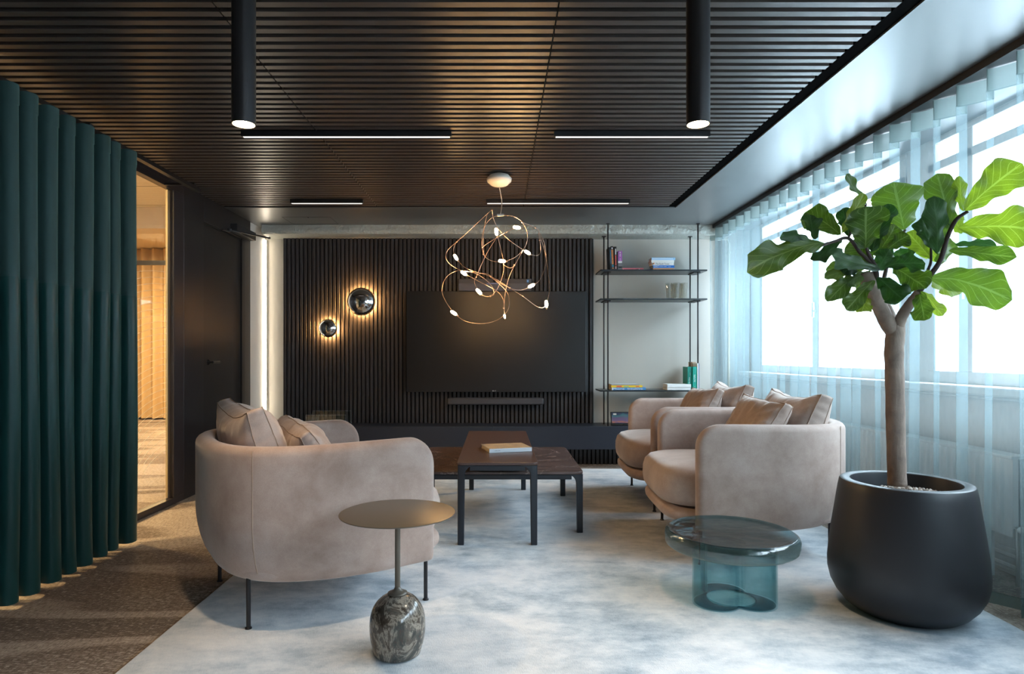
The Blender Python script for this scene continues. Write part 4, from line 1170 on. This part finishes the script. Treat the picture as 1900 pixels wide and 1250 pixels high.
def leaf_material(name, top, under, trans, vein):
    m = bpy.data.materials.new(name); m.use_nodes = True; g = N(m)
    uv = g.n('ShaderNodeUVMap'); sp = g.n('ShaderNodeSeparateXYZ'); g.l(uv.outputs[0], sp.inputs[0])
    u = g.math('ABSOLUTE', g.math('SUBTRACT', sp.outputs[0], .5)); vv = sp.outputs[1]      # u: 0 at midrib .. 0.5 at edge
    mid = g.math('LESS_THAN', u, .026)
    s1 = g.math('SUBTRACT', vv, g.math('MULTIPLY', g.math('POWER', u, .85), .55))
    fr = g.math('FRACT', g.math('MULTIPLY', s1, 7.5))
    lat = g.math('LESS_THAN', g.math('ABSOLUTE', g.math('SUBTRACT', fr, .5)), .045)
    fine = g.n('ShaderNodeTexVoronoi'); fine.feature = 'DISTANCE_TO_EDGE'; g.l(uv.outputs[0], fine.inputs['Vector']); fine.inputs['Scale'].default_value = 22
    fl = g.math('MULTIPLY', g.math('LESS_THAN', fine.outputs['Distance'], .035), .22)
    vm = g.math('MAXIMUM', g.math('MAXIMUM', mid, lat), fl)
    geo = g.n('ShaderNodeNewGeometry')
    nz = g.noise(g.coord('Object'), 16, 3)
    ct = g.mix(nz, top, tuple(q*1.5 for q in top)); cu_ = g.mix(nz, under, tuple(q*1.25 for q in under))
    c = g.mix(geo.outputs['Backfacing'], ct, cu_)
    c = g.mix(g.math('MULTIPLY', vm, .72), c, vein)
    g.l(c, g.b.inputs['Base Color']); g.b.inputs['Roughness'].default_value = .36
    g.bump(g.math('ADD', g.math('MULTIPLY', vm, -1.0), g.math('MULTIPLY', nz, .6)), .5, .004)
    tl = g.n('ShaderNodeBsdfTranslucent'); g.l(g.mix(g.math('MULTIPLY', vm, .8), trans, tuple(q*1.3+.04 for q in trans)), tl.inputs[0])
    mx = g.n('ShaderNodeMixShader'); mx.inputs[0].default_value = .5
    g.l(g.b.outputs[0], mx.inputs[1]); g.l(tl.outputs[0], mx.inputs[2]); g.l(mx.outputs[0], g.out.inputs[0])
    MATS[name] = m; return m
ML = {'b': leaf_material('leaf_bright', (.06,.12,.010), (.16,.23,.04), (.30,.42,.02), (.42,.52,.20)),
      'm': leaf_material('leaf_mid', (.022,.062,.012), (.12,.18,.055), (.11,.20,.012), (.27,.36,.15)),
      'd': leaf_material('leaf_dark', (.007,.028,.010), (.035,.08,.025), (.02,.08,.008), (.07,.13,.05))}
WP = [(0,.0),(.04,.16),(.10,.34),(.2,.50),(.32,.56),(.45,.66),(.6,.86),(.71,.97),(.80,.95),(.88,.78),(.94,.54),(.975,.30),(1,.0)]
def wprof(t_):
    for (a, x), (b, y_) in zip(WP[:-1], WP[1:]):
        if t_ <= b:
            q = (t_-a)/(b-a); return x*(1-q)+y_*q
    return 0
def leaf(bx, by, bD, tx, ty, tD, wpx, roll=0, bend=.10, mt='m', flip=False, curl=.25, shape='f'):
    B_, T_ = Z6(bx, by, bD), Z6(tx, ty, tD)
    L = T_-B_; ln = L.length; Ld = L.normalized()
    wd = 1.12*wpx/2.5*((bD+tD)/2)/F
    view = (B_+PC - Vector((0,0,H))).normalized()
    Wd = Ld.cross(view).normalized(); Wd = Matrix.Rotation(roll, 3, Ld) @ Wd
    Nn = Wd.cross(Ld).normalized()
    if flip: Wd = -Wd; Nn = -Nn
    nu, nv = 12, 26; g = G(); uv = []; vs_ = []; fs_ = []; sd = random.random()*20
    for j in range(nv+1):
        t_ = j/nv; w2 = wprof(t_)*wd/2 if shape == 'f' else wd/2*math.sin(PI*min(1, t_**.85))**.75 if 0 < t_ < 1 else 0
        c = B_ + Ld*ln*t_ + Vector((0,0,1))*bend*ln*math.sin(t_*PI)*.7 + Nn*.03*ln*math.sin(t_*2*PI+sd)
        for i in range(nu+1):
            s_ = 2*i/nu-1
            rip = .13*wd*abs(s_)**2*math.sin(t_*17+sd+ (2 if s_ > 0 else 0)) + .05*wd*noise.noise(Vector((s_*2, t_*5, sd)))
            edge = 1+.07*math.sin(t_*23+sd*1.7+s_)
            p = c + Wd*w2*s_*edge*(1-.12*curl*abs(s_)) + Nn*(curl*w2*abs(s_)**1.4*.8 + rip*min(1, w2/(wd*.3+1e-6)))
            vs_.append(p); uv.append((i/nu, t_))
    for j in range(nv):
        for i in range(nu): fs_.append((j*(nu+1)+i, j*(nu+1)+i+1, (j+1)*(nu+1)+i+1, (j+1)*(nu+1)+i))
    g.add(vs_, fs_); g.uv = uv
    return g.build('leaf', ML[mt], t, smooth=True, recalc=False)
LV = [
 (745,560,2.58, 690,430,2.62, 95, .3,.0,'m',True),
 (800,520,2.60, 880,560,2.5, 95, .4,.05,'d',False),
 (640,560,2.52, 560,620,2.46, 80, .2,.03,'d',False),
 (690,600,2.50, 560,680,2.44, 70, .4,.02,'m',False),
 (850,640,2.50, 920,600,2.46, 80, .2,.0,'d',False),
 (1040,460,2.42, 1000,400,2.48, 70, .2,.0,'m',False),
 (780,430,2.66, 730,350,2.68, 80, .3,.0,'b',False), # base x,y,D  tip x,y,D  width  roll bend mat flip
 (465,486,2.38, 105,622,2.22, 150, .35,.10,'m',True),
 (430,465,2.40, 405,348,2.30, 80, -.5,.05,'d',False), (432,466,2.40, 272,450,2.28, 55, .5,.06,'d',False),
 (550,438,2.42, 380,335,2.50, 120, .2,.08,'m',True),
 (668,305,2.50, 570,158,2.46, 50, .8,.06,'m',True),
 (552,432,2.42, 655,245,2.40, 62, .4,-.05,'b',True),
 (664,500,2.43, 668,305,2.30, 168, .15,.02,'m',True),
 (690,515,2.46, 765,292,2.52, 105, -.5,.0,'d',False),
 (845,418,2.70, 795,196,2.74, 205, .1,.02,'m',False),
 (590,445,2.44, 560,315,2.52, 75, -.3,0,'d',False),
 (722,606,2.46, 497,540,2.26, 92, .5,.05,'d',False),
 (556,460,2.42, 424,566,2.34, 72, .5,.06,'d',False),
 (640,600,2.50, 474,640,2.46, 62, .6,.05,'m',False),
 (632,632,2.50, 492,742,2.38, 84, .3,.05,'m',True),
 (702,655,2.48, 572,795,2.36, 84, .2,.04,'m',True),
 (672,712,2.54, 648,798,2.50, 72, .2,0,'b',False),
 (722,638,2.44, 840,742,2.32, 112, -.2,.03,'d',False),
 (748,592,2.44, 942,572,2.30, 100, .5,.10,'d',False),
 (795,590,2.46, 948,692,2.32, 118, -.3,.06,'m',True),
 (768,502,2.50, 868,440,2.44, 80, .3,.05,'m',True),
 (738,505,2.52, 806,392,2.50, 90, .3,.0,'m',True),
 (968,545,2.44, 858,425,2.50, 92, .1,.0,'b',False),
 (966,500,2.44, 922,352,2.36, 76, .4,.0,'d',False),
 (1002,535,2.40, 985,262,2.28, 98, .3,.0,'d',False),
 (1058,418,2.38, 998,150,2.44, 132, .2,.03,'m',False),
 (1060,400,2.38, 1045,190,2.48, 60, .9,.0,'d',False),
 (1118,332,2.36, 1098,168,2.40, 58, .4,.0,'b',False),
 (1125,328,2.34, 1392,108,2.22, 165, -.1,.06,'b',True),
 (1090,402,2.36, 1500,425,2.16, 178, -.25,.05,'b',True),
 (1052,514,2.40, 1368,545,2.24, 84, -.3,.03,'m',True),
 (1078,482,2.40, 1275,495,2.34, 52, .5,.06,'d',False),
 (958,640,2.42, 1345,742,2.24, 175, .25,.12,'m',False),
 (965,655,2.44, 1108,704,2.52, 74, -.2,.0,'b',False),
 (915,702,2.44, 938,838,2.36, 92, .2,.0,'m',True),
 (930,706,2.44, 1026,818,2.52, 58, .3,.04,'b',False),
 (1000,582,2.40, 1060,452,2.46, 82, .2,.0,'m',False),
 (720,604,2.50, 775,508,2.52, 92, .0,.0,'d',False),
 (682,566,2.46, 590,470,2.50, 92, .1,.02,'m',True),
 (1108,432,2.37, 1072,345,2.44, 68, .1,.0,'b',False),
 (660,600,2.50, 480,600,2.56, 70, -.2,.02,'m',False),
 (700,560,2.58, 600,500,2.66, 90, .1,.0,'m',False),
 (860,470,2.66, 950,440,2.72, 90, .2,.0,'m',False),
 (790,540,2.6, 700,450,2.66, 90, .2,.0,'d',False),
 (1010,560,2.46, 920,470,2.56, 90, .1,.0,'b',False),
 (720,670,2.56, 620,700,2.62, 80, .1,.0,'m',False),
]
for q in LV: leaf(*q)
